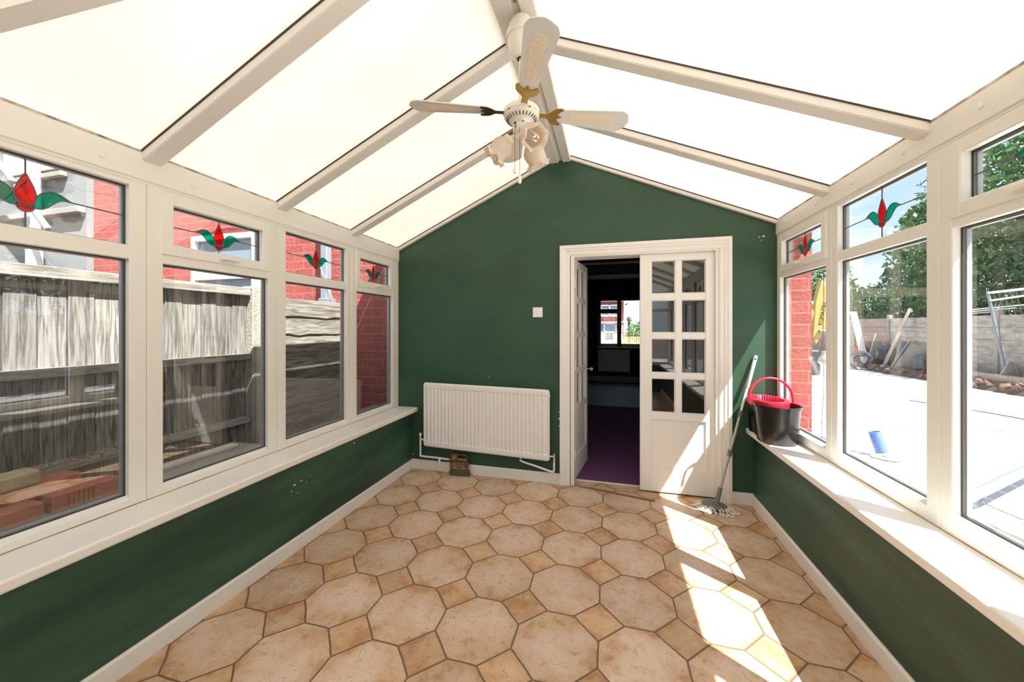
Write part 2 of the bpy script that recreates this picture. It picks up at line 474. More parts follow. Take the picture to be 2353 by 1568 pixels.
def tube(bm, pts, r, n=8, caps=True, closed=False):
    pts = [Vector(p) for p in pts]
    rs = r if isinstance(r, (list, tuple)) else [r] * len(pts)
    rings = []
    up = None
    N = len(pts)
    for i, p in enumerate(pts):
        if closed: d = pts[(i + 1) % N] - pts[i - 1]
        elif i == 0: d = pts[1] - p
        elif i == N - 1: d = p - pts[i - 1]
        else: d = (pts[i + 1] - p).normalized() + (p - pts[i - 1]).normalized()
        if d.length < 1e-9: d = Vector((0, 0, 1))
        d.normalize()
        if up is None:
            up = Vector((0, 0, 1)) if abs(d.z) < .9 else Vector((1, 0, 0))
        s = d.cross(up)
        if s.length < 1e-6: s = d.orthogonal()
        s.normalize(); up = s.cross(d).normalized()
        rings.append([bm.verts.new(p + (s * math.cos(2 * PI * j / n) + up * math.sin(2 * PI * j / n)) * rs[i]) for j in range(n)])
    for i in range(N if closed else N - 1):
        A, Bq = rings[i], rings[(i + 1) % N]
        for j in range(n):
            bm.faces.new((A[j], A[(j + 1) % n], Bq[(j + 1) % n], Bq[j]))
    if caps and not closed:
        bm.faces.new(rings[0]); bm.faces.new(rings[-1][::-1])
def lathe(bm, prof, n=28, M=None, sx=1, sy=1):
    rings = []
    for r, z in prof:
        ring = []
        for j in range(n):
            a = 2 * PI * j / n
            v = Vector((r * math.cos(a) * sx, r * math.sin(a) * sy, z))
            if M is not None: v = M @ v
            ring.append(bm.verts.new(v))
        rings.append(ring)
    for i in range(len(rings) - 1):
        for j in range(n):
            bm.faces.new((rings[i][j], rings[i][(j + 1) % n], rings[i + 1][(j + 1) % n], rings[i + 1][j]))
    if prof[0][0] > 1e-4: bm.faces.new(rings[0][::-1])
    if prof[-1][0] > 1e-4: bm.faces.new(rings[-1])
    bmesh.ops.remove_doubles(bm, verts=[v for r in rings for v in r], dist=1e-6)
def prism(bm, pts, vec):
    """pts: 3-D outline; extruded along vec"""
    a = [bm.verts.new(Vector(p)) for p in pts]
    b = [bm.verts.new(Vector(p) + Vector(vec)) for p in pts]
    n = len(a)
    bm.faces.new(a[::-1]); bm.faces.new(b)
    for i in range(n):
        bm.faces.new((a[i], a[(i + 1) % n], b[(i + 1) % n], b[i]))
def smooth_curve(pts, k=6, closed=False):
    out = []
    n = len(pts)
    P = [Vector(p) for p in pts]
    rng = range(n if closed else n - 1)
    for i in rng:
        if closed: p0, p1, p2, p3 = P[i - 1], P[i], P[(i + 1) % n], P[(i + 2) % n]
        else: p0, p1, p2, p3 = P[max(i - 1, 0)], P[i], P[i + 1], P[min(i + 2, n - 1)]
        for j in range(k):
            t = j / k
            out.append(.5 * ((2 * p1) + (-p0 + p2) * t + (2 * p0 - 5 * p1 + 4 * p2 - p3) * t * t + (-p0 + 3 * p1 - 3 * p2 + p3) * t ** 3))
    if not closed: out.append(P[-1])
    return out
def struct(name, bm, m, parent=None, label=None, smooth=False):
    o = obj(name, bm, m, parent, smooth)
    if parent is None: o['kind'] = 'structure'
    if label: o['label'] = label
    return o
def copy_tree(o, parent=None):
    c = o.copy(); C.objects.link(c)
    if parent: c.parent = parent
    for ch in list(o.children): copy_tree(ch, c)
    return c

# ------------------------------------------------------------------ key planes of the room
YB = 3.137            # face of the back wall
YF = -1.75            # far end behind the viewpoint
XL, XR = -1.97, 1.215  # inner faces of the window frames
XLW, XRW = -1.825, 1.060   # faces of the dwarf walls
ZS = 0.585            # top of both sills
EL, ER = 2.118, 2.150  # eaves heights
XRI, ZRI = -0.398, 2.845   # ridge
ZG = -0.15            # outside ground

# floor
bm = nb(); box(bm, -2.1, 1.3, YF - .2, 3.33, -.1, 0)
struct('floor', bm, tile_mat())
# dwarf walls
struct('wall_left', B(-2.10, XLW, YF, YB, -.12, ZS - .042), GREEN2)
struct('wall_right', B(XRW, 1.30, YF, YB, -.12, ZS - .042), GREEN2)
# back wall: green plaster skin with the doorway cut out, gable top
DX0, DX1, DZ = -0.315, 0.835, 1.975
def gable_z(x):
    return EL + (x - XL) / (XRI - XL) * (ZRI - EL) if x < XRI else ER + (XR - x) / (XR - XRI) * (ZRI - ER)
bm = nb()
V = (0, .03, 0)
prism(bm, [(XL - .06, YB, -.1), (DX0, YB, -.1), (DX0, YB, gable_z(DX0)), (XRI, YB, ZRI), (XL - .06, YB, EL - .02)], V)
prism(bm, [(DX0, YB, DZ), (DX1, YB, DZ), (DX1, YB, gable_z(DX1)), (DX0, YB, gable_z(DX0))], V)
prism(bm, [(DX1, YB, -.1), (XR + .06, YB, -.1), (XR + .06, YB, ER - .02), (DX1, YB, gable_z(DX1))], V)
struct('wall_back', bm, GREEN)
# house masonry behind it
bm = nb()
box(bm, -9.5, DX0 - .0, YB + .031, 3.40, -.3, 6.2)
box(bm, DX1, 1.452, YB + .031, 3.40, -.3, 6.2)
box(bm, DX0, DX1, YB + .031, 3.40, DZ, 6.2)
struct('wall_house', bm, BRICKR, label='painted red brick rear wall of the house')
# end wall behind the viewpoint
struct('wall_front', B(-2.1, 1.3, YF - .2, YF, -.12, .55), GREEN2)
bm = nb()
for x in (-2.03, -1.42, -.9, -.38, .15, .68, 1.25):
    box(bm, x - .05, x + .05, YF - .14, YF - .06, .55, 2.85 - abs(x - XRI) * .43, .004)
for z in (.58, 1.70, 2.05):
    box(bm, -2.05, 1.3, YF - .135, YF - .065, z - .035, z + .035, .004)
struct('window_9', bm, PVC)
bm = nb()
prism(bm, [(-2.05, YF - .1, .55), (1.3, YF - .1, .55), (1.3, YF - .1, ER), (XRI, YF - .1, ZRI), (-2.05, YF - .1, EL)], (0, .008, 0))
struct('trim_9', bm, GLASS)

# ceiling: polycarbonate sheets between the rafters
RL = [-1.50, -.84, -.18, 1.155, 1.82, 2.485]
def slope_pt(side, t):      # t 0 at eave, 1 at ridge; underside of the sheets
    if side < 0: return Vector((XL + .0 + t * (XRI - XL), 0, EL + t * (ZRI - EL)))
    return Vector((XR - t * (XR - XRI), 0, ER + t * (ZRI - ER)))
ceil = thing('ceiling', None, None, kind='structure')
edges = [YF - .2] + RL + [YB + .02]
for side in (-1, 1):
    for i in range(len(edges) - 1):
        y0, y1 = edges[i], edges[i + 1]
        a, b = slope_pt(side, -.05), slope_pt(side, 1.0)
        bm = nb()
        prism(bm, [(a.x, y0, a.z), (a.x, y1, a.z), (b.x, y1, b.z), (b.x, y0, b.z)], (0, 0, .022))
        obj('roof_sheet', bm, ROOFM, ceil)
# rafters
def rafter(side, y, w=.072, h=.042, last=False):
    a, b = slope_pt(side, -.02), slope_pt(side, .985)
    d = (b - a).normalized()
    nrm = Vector((-d.z, 0, d.x))
    if nrm.z > 0: nrm = -nrm
    root = None
    bm = nb()
    def sec(y0, y1, h0, h1):
        P = []
        for p in (a, b):
            for (yy, hh) in ((y0, h0), (y1, h0), (y1, h1), (y0, h1)):
                q = p + nrm * hh; P.append(bm.verts.new((q.x, yy, q.z)))
        for f in ((0, 1, 2, 3), (7, 6, 5, 4), (0, 4, 5, 1), (1, 5, 6, 2), (2, 6, 7, 3), (3, 7, 4, 0)):
            bm.faces.new([P[i] for i in f])
    sec(y - w / 2, y + w / 2, .006, h - .004)
    sec(y - w / 2 + .003, y + w / 2 - .003, h - .004, h)
    o = struct('rafter', bm, RAFT)
    bm = nb()
    sec(y - w / 2 - .004, y + w / 2 + .002, -.001, .0062)
    obj('gasket', bm, BROWNG, o)
for side in (-1, 1):
    for y in RL: rafter(side, y)
    rafter(side, YB - .012, .03, .03)
# oblique hip rafters near the viewpoint
for side in (-1, 1):
    sx = 1 if side < 0 else -1
    y_e, k_ = (.474, .436)
    n_ = Vector((-.727 * sx, 0, 1.575)).normalized() * -1
    bm = nb()
    prs = []
    for t in (-.02, .97):
        q = slope_pt(side, t); yy = y_e + abs(q.x - (XL if side < 0 else XR)) * k_
        prs.append((q, yy))
    P = []
    for q, yy in prs:
        for (dy, hh) in ((-.028, .004), (.028, .004), (.028, .044), (-.028, .044)):
            v = q + n_ * hh; P.append(bm.verts.new((v.x, yy + dy, v.z)))
    for f in ((0, 1, 2, 3), (7, 6, 5, 4), (0, 4, 5, 1), (1, 5, 6, 2), (2, 6, 7, 3), (3, 7, 4, 0)):
        bm.faces.new([P[i] for i in f])
    struct('rafter', bm, RAFT)
# ridge beam
bm = nb()
zr = ZRI - .080
box(bm, XRI - .100, XRI - .016, YF - .15, YB - .001, zr, ZRI + .02, .004)
box(bm, XRI + .016, XRI + .085, YF - .15, YB - .001, zr, ZRI + .02, .004)
box(bm, XRI - .016, XRI + .016, YF - .15, YB - .001, zr + .018, ZRI + .02)
o = struct('ridge_beam', bm, RAFT)
bm = nb(); box(bm, XRI - .006, XRI + .006, YF - .1, 1.55, zr + .011, zr + .019)
obj('stained_strip', bm, mat('stained_gap', (.28, .19, .09), .8, noise=(9, .7, (.12, .08, .04))), o)
# eaves beams, outside gutters
for side, X, z0, z1 in ((-1, XL, 1.99, EL + .004), (1, XR, 2.037, ER + .004)):
    s = side
    bm = nb(); box(bm, X - s * .008, X + s * .09, YF, YB - .001, z0, z1, .004)
    box(bm, X - s * .002, X + s * .05, YF, YB - .001, z0 - .012, z0 + .004, .002)
    e = struct('eaves_beam', bm, PVC)
    ys = [(.31), .987, 1.319, 1.945, 2.27, 2.63] if s < 0 else [.9, 1.25, 1.583, 1.918, 2.255, 2.596, 2.966]
    zc = 2.04 if s < 0 else 2.092
    for y in ys:
        bm = nb()
        Mx = Matrix.Translation((X - s * .0085, y, zc)) @ Matrix.Rotation(-s * PI / 2, 4, 'Y')
        lathe(bm, [(.0105, 0), (.0105, .0015), (.008, .003), (.004, .0035), (0, .0035)], 14, Mx)
        obj('screw_cap', bm, PVC, e)
    bm = nb()
    g0, g1, gz = (X + s * .098, X + s * .300, 2.126) if s > 0 else (X + s * .098, X + s * .181, 2.100)
    prof = [(g0, gz + .07), (g0, gz + .01), (g0 + s * .01, gz), (g1 - s * .012, gz), (g1, gz + .012), (g1, gz + .07),
            (g1 - s * .008, gz + .07), (g1 - s * .008, gz + .018), (g1 - s * .018, gz + .009), (g0 + s * .016, gz + .009), (g0 + s * .008, gz + .018), (g0 + s * .008, gz + .07)]
    prism(bm, [(p[0], YF - .2, p[1]) for p in prof], (0, YB - YF + .19, 0))
    struct('gutter', bm, WHITEP)

# ------------------------------------------------------------------ windows with leaded flower motifs
def frame_rect(bm, X, s, y0, y1, z0, z1, w, d0, d1, bev=.004, wz=None):
    """rectangular frame in a plane of constant X; depth from d0 to d1 outward; members of width w"""
    wz = wz or w
    xa, xb = X + s * d0, X + s * d1
    box(bm, xa, xb, y0, y0 + w, z0, z1, bev)
    box(bm, xa, xb, y1 - w, y1, z0, z1, bev)
    box(bm, xa, xb, y0 + w - .001, y1 - w + .001, z0, z0 + wz, bev)
    box(bm, xa, xb, y0 + w - .001, y1 - w + .001, z1 - wz, z1, bev)
def motif(parent, X, s, yc, zc, y0, y1, z0, z1, k=1.08):
    """flower of red and green film and lead strips laid on the pane"""
    xs = X - s * .0012
    def P(u, v): return (xs, yc + u * k, zc + v * k)
    def poly(name, pts, m):
        bm = nb(); prism(bm, [P(u, v) for u, v in pts], (s * .0012, 0, 0)); 
        return obj(name, bm, m, mo)
    bm = nb()
    r = .0026
    tube(bm, [(xs, yc, z0), (xs, yc, zc - .062 * k)], r, 6); tube(bm, [(xs, yc, zc + .062 * k), (xs, yc, z1)], r, 6)
    tube(bm, [(xs, y0, zc - .002), (xs, yc - .104 * k, zc)], r, 6); tube(bm, [(xs, yc + .104 * k, zc), (xs, y1, zc - .002)], r, 6)
    tear = [(0, .062), (.010, .042), (.019, .018), (.024, -.006), (.021, -.024), (.010, -.038), (0, -.041), (-.010, -.038), (-.021, -.024), (-.024, -.006), (-.019, .018), (-.010, .042)]
    bulb = [(-.020, -.036), (-.012, -.041), (0, -.043), (.012, -.041), (.020, -.036), (.019, -.050), (.010, -.060), (0, -.063), (-.010, -.060), (-.019, -.050)]
    leafr = [(.012, -.042), (.020, -.030), (.026, -.006), (.040, .012), (.058, .021), (.078, .018), (.094, .008), (.106, 0), (.090, .000), (.076, -.006), (.062, -.020), (.048, -.036), (.030, -.046)]
    leafl = [(-u, v) for u, v in leafr][::-1]
    def lead(pts):
        tube(bm, smooth_curve([P(u, v) for u, v in pts], 3, True), .0022, 5, closed=True)
    for p in (tear, bulb, leafr, leafl): lead(p)
    mo = obj('lead_flower', bm, LEAD, parent)
    poly('red_petal', tear, REDG); poly('red_petal', bulb, REDG)
    poly('green_leaf', leafr, GRNG); poly('green_leaf', leafl, GRNG)
wi = [0]
def window(side, y0, y1, opening, j0=.061, j1=.061, zb=.63, zt0=1.64, zt1=1.70, ztop=1.957, zhead=1.99, handle=True, fl=True):
    s = side
    X = XL if s < 0 else XR
    wi[0] += 1
    W = thing('window_%d' % wi[0], None, None, kind='structure')
    bm = nb()
    D = .052
    box(bm, X, X + s * D, y0 + .0006, y0 + j0, ZS - .04, zhead, .003)
    box(bm, X, X + s * D, y1 - j1, y1 - .0006, ZS - .04, zhead, .003)
    # bottom rail with a sloping bead
    za, zb_ = ZS + .001, zb
    prism(bm, [(X, y0 + j0 - .002, za), (X + s * D, y0 + j0 - .002, za), (X + s * D, y0 + j0 - .002, zb_), (X + s * .02, y0 + j0 - .002, zb_), (X + s * .002, y0 + j0 - .002, zb_ - .016)], (0, (y1 - j1) - (y0 + j0) + .004, 0))
    box(bm, X + s * .001, X + s * D, y0 + j0 - .002, y1 - j1 + .002, zt0, zt1, .003)
    box(bm, X + s * .001, X + s * D, y0 + j0 - .002, y1 - j1 + .002, ztop, zhead, .003)
    obj('frame', bm, PVC, W)
    gy0, gy1 = y0 + j0, y1 - j1
    uy0, uy1, uz0, uz1 = gy0, gy1, zt1, ztop
    if opening:
        bm = nb()
        sw = .040
        a0, a1, b0, b1 = gy0 - .012, gy1 + .012, zt1 - .018, ztop + .012
        frame_rect(bm, X, s, a0, a1, b0, b1, sw + .012, -.006, .050, .004)
        obj('sash', bm, PVC, W)
        uy0, uy1, uz0, uz1 = gy0 + sw, gy1 - sw, zt1 + .034, ztop - .040
        if handle:
            hy = (gy0 + gy1) / 2 
            bm = nb()
            box(bm, X - s * .018, X - s * .006, hy - .022, hy + .022, zt1 + .000, zt1 + .020, .004)
            Mh = Matrix.Translation((X - s * .024, hy, zt1 + .010))
            box(bm, -.007, .007, -.012, .075, -.008, .008, .004, Mh)
            obj('handle', bm, PVC, W)
    for (a0, a1, b0, b1, nm) in ((gy0, gy1, zb, zt0, 'lower_pane'), (uy0, uy1, uz0, uz1, 'upper_pane')):
        bm = nb()
        box(bm, X + s * .031, X + s * .037, a0 - .004, a1 + .004, b0 - .004, b1 + .004)
        g = obj(nm, bm, GLASS, W)
        bm = nb(); frame_rect(bm, X, s, a0 - .006, a1 + .006, b0 - .006, b1 + .006, .0095, .026, .0305, 0)
        obj('gasket', bm, GASK, g)
        bm = nb(); frame_rect(bm, X, s, a0 - .006, a1 + .006, b0 - .006, b1 + .006, .014, .0375, .0515, 0)
        obj('spacer_bar', bm, ALU, g)
    if fl:
        motif(W, X + s * .0305, s, (uy0 + uy1) / 2, (uz0 + uz1) / 2, uy0, uy1, uz0, uz1)
    return W
RW = dict(zb=.660, zt0=1.712, zt1=1.765, ztop=2.012, zhead=2.037, j0=.056)
window(-1, .47, 1.141, False)
window(-1, 1.141, 1.797, True)
window(-1, 1.797, 2.467, False)
window(-1, 2.467, YB - .003, True, j1=.100)
window(1, 2.447, YB - .003, True, j1=.050, **RW)
window(1, 1.757, 2.447, False, j1=.056, **RW)
window(1, 1.067, 1.757, True, j1=.056, **RW)
wi[0] = 9
window(1, .377, 1.067, False, **RW)
window(1, -.313, .377, True, **RW)
window(1, -1.003, -.313, False, **RW)
window(1, -1.745, -1.003, True, **RW)
window(-1, -.19, .47, True)
window(-1, -.85, -.19, False)
window(-1, -1.745, -.85, True)

# sills
for s, xa, xb in ((-1, -1.76, -2.02), (1, 1.009, 1.27)):
    bm = nb()
    x0, x1 = sorted((xa, xb))
    box(bm, x0, x1, YF + .001, YB - .001, ZS - .042, ZS, .010, seg=3)
    struct('trim_%d' % (1 if s < 0 else 2), bm, SILL, label='cream window sill board')
# grime in the joints: sill to frame, roof sheet to eaves beam
GRIME = mat('joint_grime', (.55, .44, .32), .8, noise=(9, 1.0, (.20, .12, .06), (1, .5, 1)))
GRIME2 = mat('roof_joint_grime', (.74, .66, .54), .8, noise=(26, 1.0, (.14, .085, .045), (1, .6, 1)))
for s, X, w_ in ((-1, XL, 5), (1, XR, 6)):
    struct('trim_%d' % (30 + w_), B(X - s * .0022, X + s * .004, YF + .01, YB - .01, ZS - .001, ZS + .0035), GRIME, label='thin brown dirt line between sill and window frames')
    e_ = EL if s < 0 else ER
    struct('trim_%d' % (40 + w_), B(X - s * .0095, X + s * .006, YF + .01, YB - .01, e_ - .0075, e_ + .001), GRIME2, label='grime specks along the joint under the roof sheets')
# skirting boards
def skirt(name, pts):
    bm = nb(); prism(bm, pts[0], pts[1]); struct(name, bm, SKIRT)
skirt('baseboard_left', ([(XLW, YF, 0), (XLW + .013, YF, 0), (XLW + .013, YF, .074), (XLW + .006, YF, .083), (XLW, YF, .083)], (0, YB - YF - .001, 0)))
skirt('baseboard_right', ([(XRW, YF, 0), (XRW - .013, YF, 0), (XRW - .013, YF, .074), (XRW - .006, YF, .083), (XRW, YF, .083)], (0, YB - YF - .001, 0)))
skirt('baseboard_back', ([(XLW + .001, YB, 0), (XLW + .001, YB - .014, 0), (XLW + .001, YB - .014, .078), (XLW + .001, YB - .006, .088), (XLW + .001, YB, .088)], (-.403 - XLW, 0, 0)))
skirt('baseboard_back_short', ([(.912, YB, 0), (.912, YB - .014, 0), (.912, YB - .014, .078), (.912, YB - .006, .088), (.912, YB, .088)], (XRW - .913, 0, 0)))
# wide mortar strip and bright threshold strip at the doorway
bm = nb(); prism(bm, [(-.24, 3.115, .0002), (.33, 2.99, .0002), (.36, 3.02, .0002), (-.12, 3.125, .0002)], (0, 0, .0012))
struct('trim_3', bm, mat('brown_mortar', (.22, .12, .055), .9, noise=(20, .5, (.30, .18, .09))), label='brown mortar strip in the tiles before the doorway')
struct('trim_4', B(-.275, .80, 3.245, 3.262, 0, .006), PAINT, label='thin pale threshold strip')

# flaked paint showing white on the green walls
random.seed(17)
wb_, wl_ = bpy.data.objects['wall_back'], bpy.data.objects['wall_left']
def chip(parent, c, u, v, r):
    bm = nb(); c, u, v = Vector(c), Vector(u), Vector(v)
    n_ = u.cross(v)
    prism(bm, [c + (u * math.cos(a) * random.uniform(.6, 1.3) * r * 1.6 + v * math.sin(a) * random.uniform(.5, 1.2) * r) for a in [k_ * PI / 4 for k_ in range(8)]], n_ * .0006)
    obj('paint_chip', bm, SKIRT, parent)
for x, z, r in ((1.128, 2.035, .007), (1.100, 2.030, .004), (1.112, 2.005, .003), (-.415, .62, .004), (-.413, .56, .006), (-.412, .50, .004), (-1.05, .90, .003), (-1.815, .13, .006)):
    chip(wb_, (x, YB - .0003, z), (1, 0, 0), (0, 0, 1), r)
for y, z, r in ((1.78, .40, .006), (1.83, .405, .004), (1.76, .37, .004), (1.87, .38, .003), (1.80, .345, .003), (2.31, .49, .006), (1.9, .41, .003), (2.6, .43, .002)):
    chip(wl_, (XLW + .0003, y, z), (0, 1, 0), (0, .3, 1), r)

# ------------------------------------------------------------------ doorway and glazed doors
bm = nb()
def arch_profile(bm, x0, x1, z0, z1, vertical, flip):
    pass
AW = .084
def architrave():
    """stepped moulding mitred round the opening"""
    bm = nb()
    prof = [(0, 0), (0, .012), (.012, .016), (.030, .016), (.036, .022), (.052, .024), (.060, .030), (.084, .030), (.084, 0)]  # (outward from opening, proud of wall)
    xa, xb, zt = -.319, .827, 1.960
    path = [(xa, -.0, -1, 0), (xa, zt, -1, 1), (xb, zt, 1, 1), (xb, 0, 1, 0)]
    rings = []
    for x, z, ox, oz in path:
        rings.append([bm.verts.new((x + ox * o, YB - p, z + oz * o)) for o, p in prof])
    n = len(prof)
    for i in range(3):
        for j in range(n):
            bm.faces.new((rings[i][j], rings[i][(j + 1) % n], rings[i + 1][(j + 1) % n], rings[i + 1][j]))
    bm.faces.new(rings[0]); bm.faces.new(rings[-1][::-1])
    return bm
d0 = thing('door_1', None, None, kind='structure')
o = obj('architrave', architrave(), PAINT, d0)
bm = nb()
box(bm, DX0 + .001, -.283, YB - .004, 3.30, 0, DZ - .002, .002)
box(bm, .803, DX1 - .001, YB - .004, 3.30, 0, DZ - .002, .002)
box(bm, DX0 + .001, DX1 - .001, YB - .003, 3.30, 1.945, DZ - .001, .002)
obj('lining', bm, PAINT, d0)
def door_leaf(name, W, panes, label, mirror=False):
    """hinge at x=0, leaf runs along +x, front face at y=0, thickness 40 mm"""
    H = 1.93
    D = thing(name, label, 'door')
    T = .040
    (pa0, pa1, pb0, pb1), rows, (lp0, lp1, lpz0, lpz1) = panes
    bm = nb()
    bz = .0015
    box(bm, 0, pa0, 0, T, 0, H, bz); box(bm, pb1, W, 0, T, 0, H, bz)
    box(bm, pa0 - .001, pb1 + .001, 0, T, rows[0][1], H, bz)
    box(bm, pa0 - .001, pb1 + .001, 0, T, lpz1, rows[-1][0], bz)
    box(bm, pa0 - .001, pb1 + .001, 0, T, 0, lpz0, bz)
    obj('leaf_frame', bm, PAINT, D)
    bm = nb()
    box(bm, lp0 - .003, lp1 + .003, .010, T - .010, lpz0 - .003, lpz1 + .003)
    # raised lip under the panel
    box(bm, lp0, lp1, .003, .012, lpz0 + .0, lpz0 + .008, .002)
    obj('lower_panel', bm, PAINT, D)
    bm = nb()
    box(bm, pa1, pb0, .004, T - .004, rows[-1][0] - .002, rows[0][1] + .002, .003)
    for i in range(3):
        box(bm, pa0 - .001, pa1 + .001, .004, T - .004, rows[i + 1][1], rows[i][0], .003)
        box(bm, pb0 - .001, pb1 + .001, .004, T - .004, rows[i + 1][1], rows[i][0], .003)
    # bead round each pane
    for (x0, x1) in ((pa0, pa1), (pb0, pb1)):
        for (z0, z1) in rows:
            for (a, b, c_, d_) in ((x0, x0 + .006, z0, z1), (x1 - .006, x1, z0, z1), (x0, x1, z0, z0 + .006), (x0, x1, z1 - .006, z1)):
                box(bm, a, b, .010, T - .010, c_, d_, .002)
    obj('glazing_bars', bm, PAINT, D)
    for (x0, x1) in ((pa0, pa1), (pb0, pb1)):
        for (z0, z1) in rows:
            bm = nb(); box(bm, x0 - .002, x1 + .002, T / 2 - .002, T / 2 + .002, z0 - .002, z1 + .002)
            obj('pane', bm, DGLASS, D)
    return D
# right leaf (closed), x measured from its free edge at .248
rows = [(1.619, 1.886), (1.302, 1.566), (.977, 1.254), (.654, .931)]
rows = [(a - .012, b - .012) for a, b in rows]
dr = door_leaf('door_leaf', .552, ((.088, .268, .314, .490), rows, (.092, .502, .19, .585)), 'closed white glazed door leaf standing behind the mop')
dr.location = (.250, YB + .022, .014)
dr['kind'] = 'thing'
# left leaf (standing open into the far room)
rows2 = rows
dl = door_leaf('door_leaf', .528, ((.075, .245, .285, .455), rows2, (.080, .450, .19, .585)), 'open white glazed door leaf swung into the dark room')
dl.location = (-.282, 3.215, .014)
dl.rotation_euler = (0, 0, math.radians(81.5))
for ch in dl.children:
    pass
bm = nb()
Mk = Matrix.Translation((.50, 0, .92)) @ Matrix.Rotation(PI / 2, 4, 'X')
lathe(bm, [(.022, 0), (.022, .004), (.008, .008), (.008, .028), (.020, .036), (.024, .048), (.018, .060), (0, .064)], 20, Mk)
obj('door_knob', bm, CHROME, dl, True)
bm = nb()
bm.free()
for z in (.22, 1.0, 1.72):
    obj('hinge', B(-.004, .002, -.006, .004, z - .04, z + .04), PAINT, dl)

# ------------------------------------------------------------------ far room through the doorway
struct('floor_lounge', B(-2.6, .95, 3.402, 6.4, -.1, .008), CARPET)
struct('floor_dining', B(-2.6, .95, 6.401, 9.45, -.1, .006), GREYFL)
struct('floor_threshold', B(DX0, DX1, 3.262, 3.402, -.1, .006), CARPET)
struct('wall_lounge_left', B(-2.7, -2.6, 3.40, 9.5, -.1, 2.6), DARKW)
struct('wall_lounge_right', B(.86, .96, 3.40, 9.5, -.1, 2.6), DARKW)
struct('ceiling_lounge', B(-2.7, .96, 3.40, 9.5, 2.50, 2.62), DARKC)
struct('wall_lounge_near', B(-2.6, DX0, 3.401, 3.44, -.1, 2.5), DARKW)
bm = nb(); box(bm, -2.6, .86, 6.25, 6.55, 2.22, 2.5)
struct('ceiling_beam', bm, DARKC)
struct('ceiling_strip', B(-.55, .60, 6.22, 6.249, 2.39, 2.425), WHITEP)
FX0, FX1, FZ0, FZ1 = -.254, .80, .86, 2.05
bm = nb()
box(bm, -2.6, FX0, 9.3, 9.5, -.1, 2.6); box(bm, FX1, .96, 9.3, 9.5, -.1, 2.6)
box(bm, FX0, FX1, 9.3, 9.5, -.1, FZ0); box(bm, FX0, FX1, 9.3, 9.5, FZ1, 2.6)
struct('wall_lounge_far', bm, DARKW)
W8 = thing('window_8', None, None, kind='structure')
SH = mat('grey_window_frame', (.42, .44, .46), .5)
bm = nb()
for (a, b, c_, d_) in ((FX0, FX0 + .07, FZ0, FZ1), (FX1 - .04, FX1, FZ0, FZ1), (FX0, FX1, FZ0, FZ0 + .075), (FX0, FX1, FZ1 - .05, FZ1), (.205, .305, FZ0, FZ1), (FX0, .205, 1.69, 1.80)):
    box(bm, a, b, 9.36, 9.44, c_, d_, .004)
obj('frame', bm, SH, W8)
bm = nb(); box(bm, FX0 - .02, FX1, 9.25, 9.37, FZ0 - .03, FZ0 + .002, .005)
obj('sill_board', bm, SILL, W8)
bm = nb(); box(bm, FX0, FX1, 9.40, 9.405, FZ0, FZ1)
obj('pane', bm, GLASS, W8)
r2 = thing('radiator', 'dim radiator beneath the window of the far room', 'radiator', (0, 0, 0))
bm = nb(); box(bm, -.25, .50, 9.22, 9.27, .26, .80, .006)
for i in range(24):
    x = -.22 + i * .029
    box(bm, x, x + .012, 9.212, 9.222, .30, .76, .003)
obj('panel', bm, RADW, r2)
for x in (-.2, .42):
    obj('bracket', B(x, x + .03, 9.265, 9.30, .3, .7), RADW, r2)
struct('baseboard_lounge', B(-2.6, .86, 9.28, 9.30, 0, .14), mat('dim_skirting', (.5, .48, .45), .6))

# ------------------------------------------------------------------ radiator on the back wall
rad = thing('radiator', 'white ribbed panel radiator on the green wall left of the doorway', 'radiator', (0, 0, 0))
Rx0, Rx1 = -1.655, -.490
Rt0, Rt1, Rb0, Rb1 = .828, .810, .252, .220     # top and bottom heights left and right: hangs slightly askew
def rz(x, lo):   # heights along the panel
    t = (x - Rx0) / (Rx1 - Rx0)
    return (Rb0 + t * (Rb1 - Rb0)) if lo else (Rt0 + t * (Rt1 - Rt0))
bm = nb()
nr = 31
xs, ys = [], []
zrow = [0, .012, .035, .065, .085, .5, .915, .935, .965, .988, 1.0]
inr = [0, 0, 0, 0, 1, 1, 1, 0, 0, 0, 0]
cols = [(0, 0)]
pitch = (Rx1 - Rx0 - .05) / nr
for i in range(nr):
    x0 = .025 + i * pitch
    cols += [(x0, 0), (x0 + pitch * .16, .5), (x0 + pitch * .30, 1), (x0 + pitch * .55, 1), (x0 + pitch * .69, .5), (x0 + pitch * .85, 0)]
cols += [(Rx1 - Rx0, 0)]
grid = []
YRf = 3.052
for cx, rib in cols:
    x = Rx0 + cx
    zb_, zt_ = rz(x, True), rz(x, False)
    colv = []
    for t, inn in zip(zrow, inr):
        z = zb_ + t * (zt_ - zb_)
        edge = .006 if t in (0, 1.0) or cx in (0, Rx1 - Rx0) else 0
        colv.append(bm.verts.new((x, YRf + edge + .009 * (1 - rib) * inn, z)))
    grid.append(colv)
for i in range(len(grid) - 1):
    for j in range(len(zrow) - 1):
        bm.faces.new((grid[i][j], grid[i + 1][j], grid[i + 1][j + 1], grid[i][j + 1]))
panel = obj('front_panel', bm, RADW, rad)
mod = panel.modifiers.new('thick', 'SOLIDIFY'); mod.thickness = .012; mod.offset = -1
bm = nb()
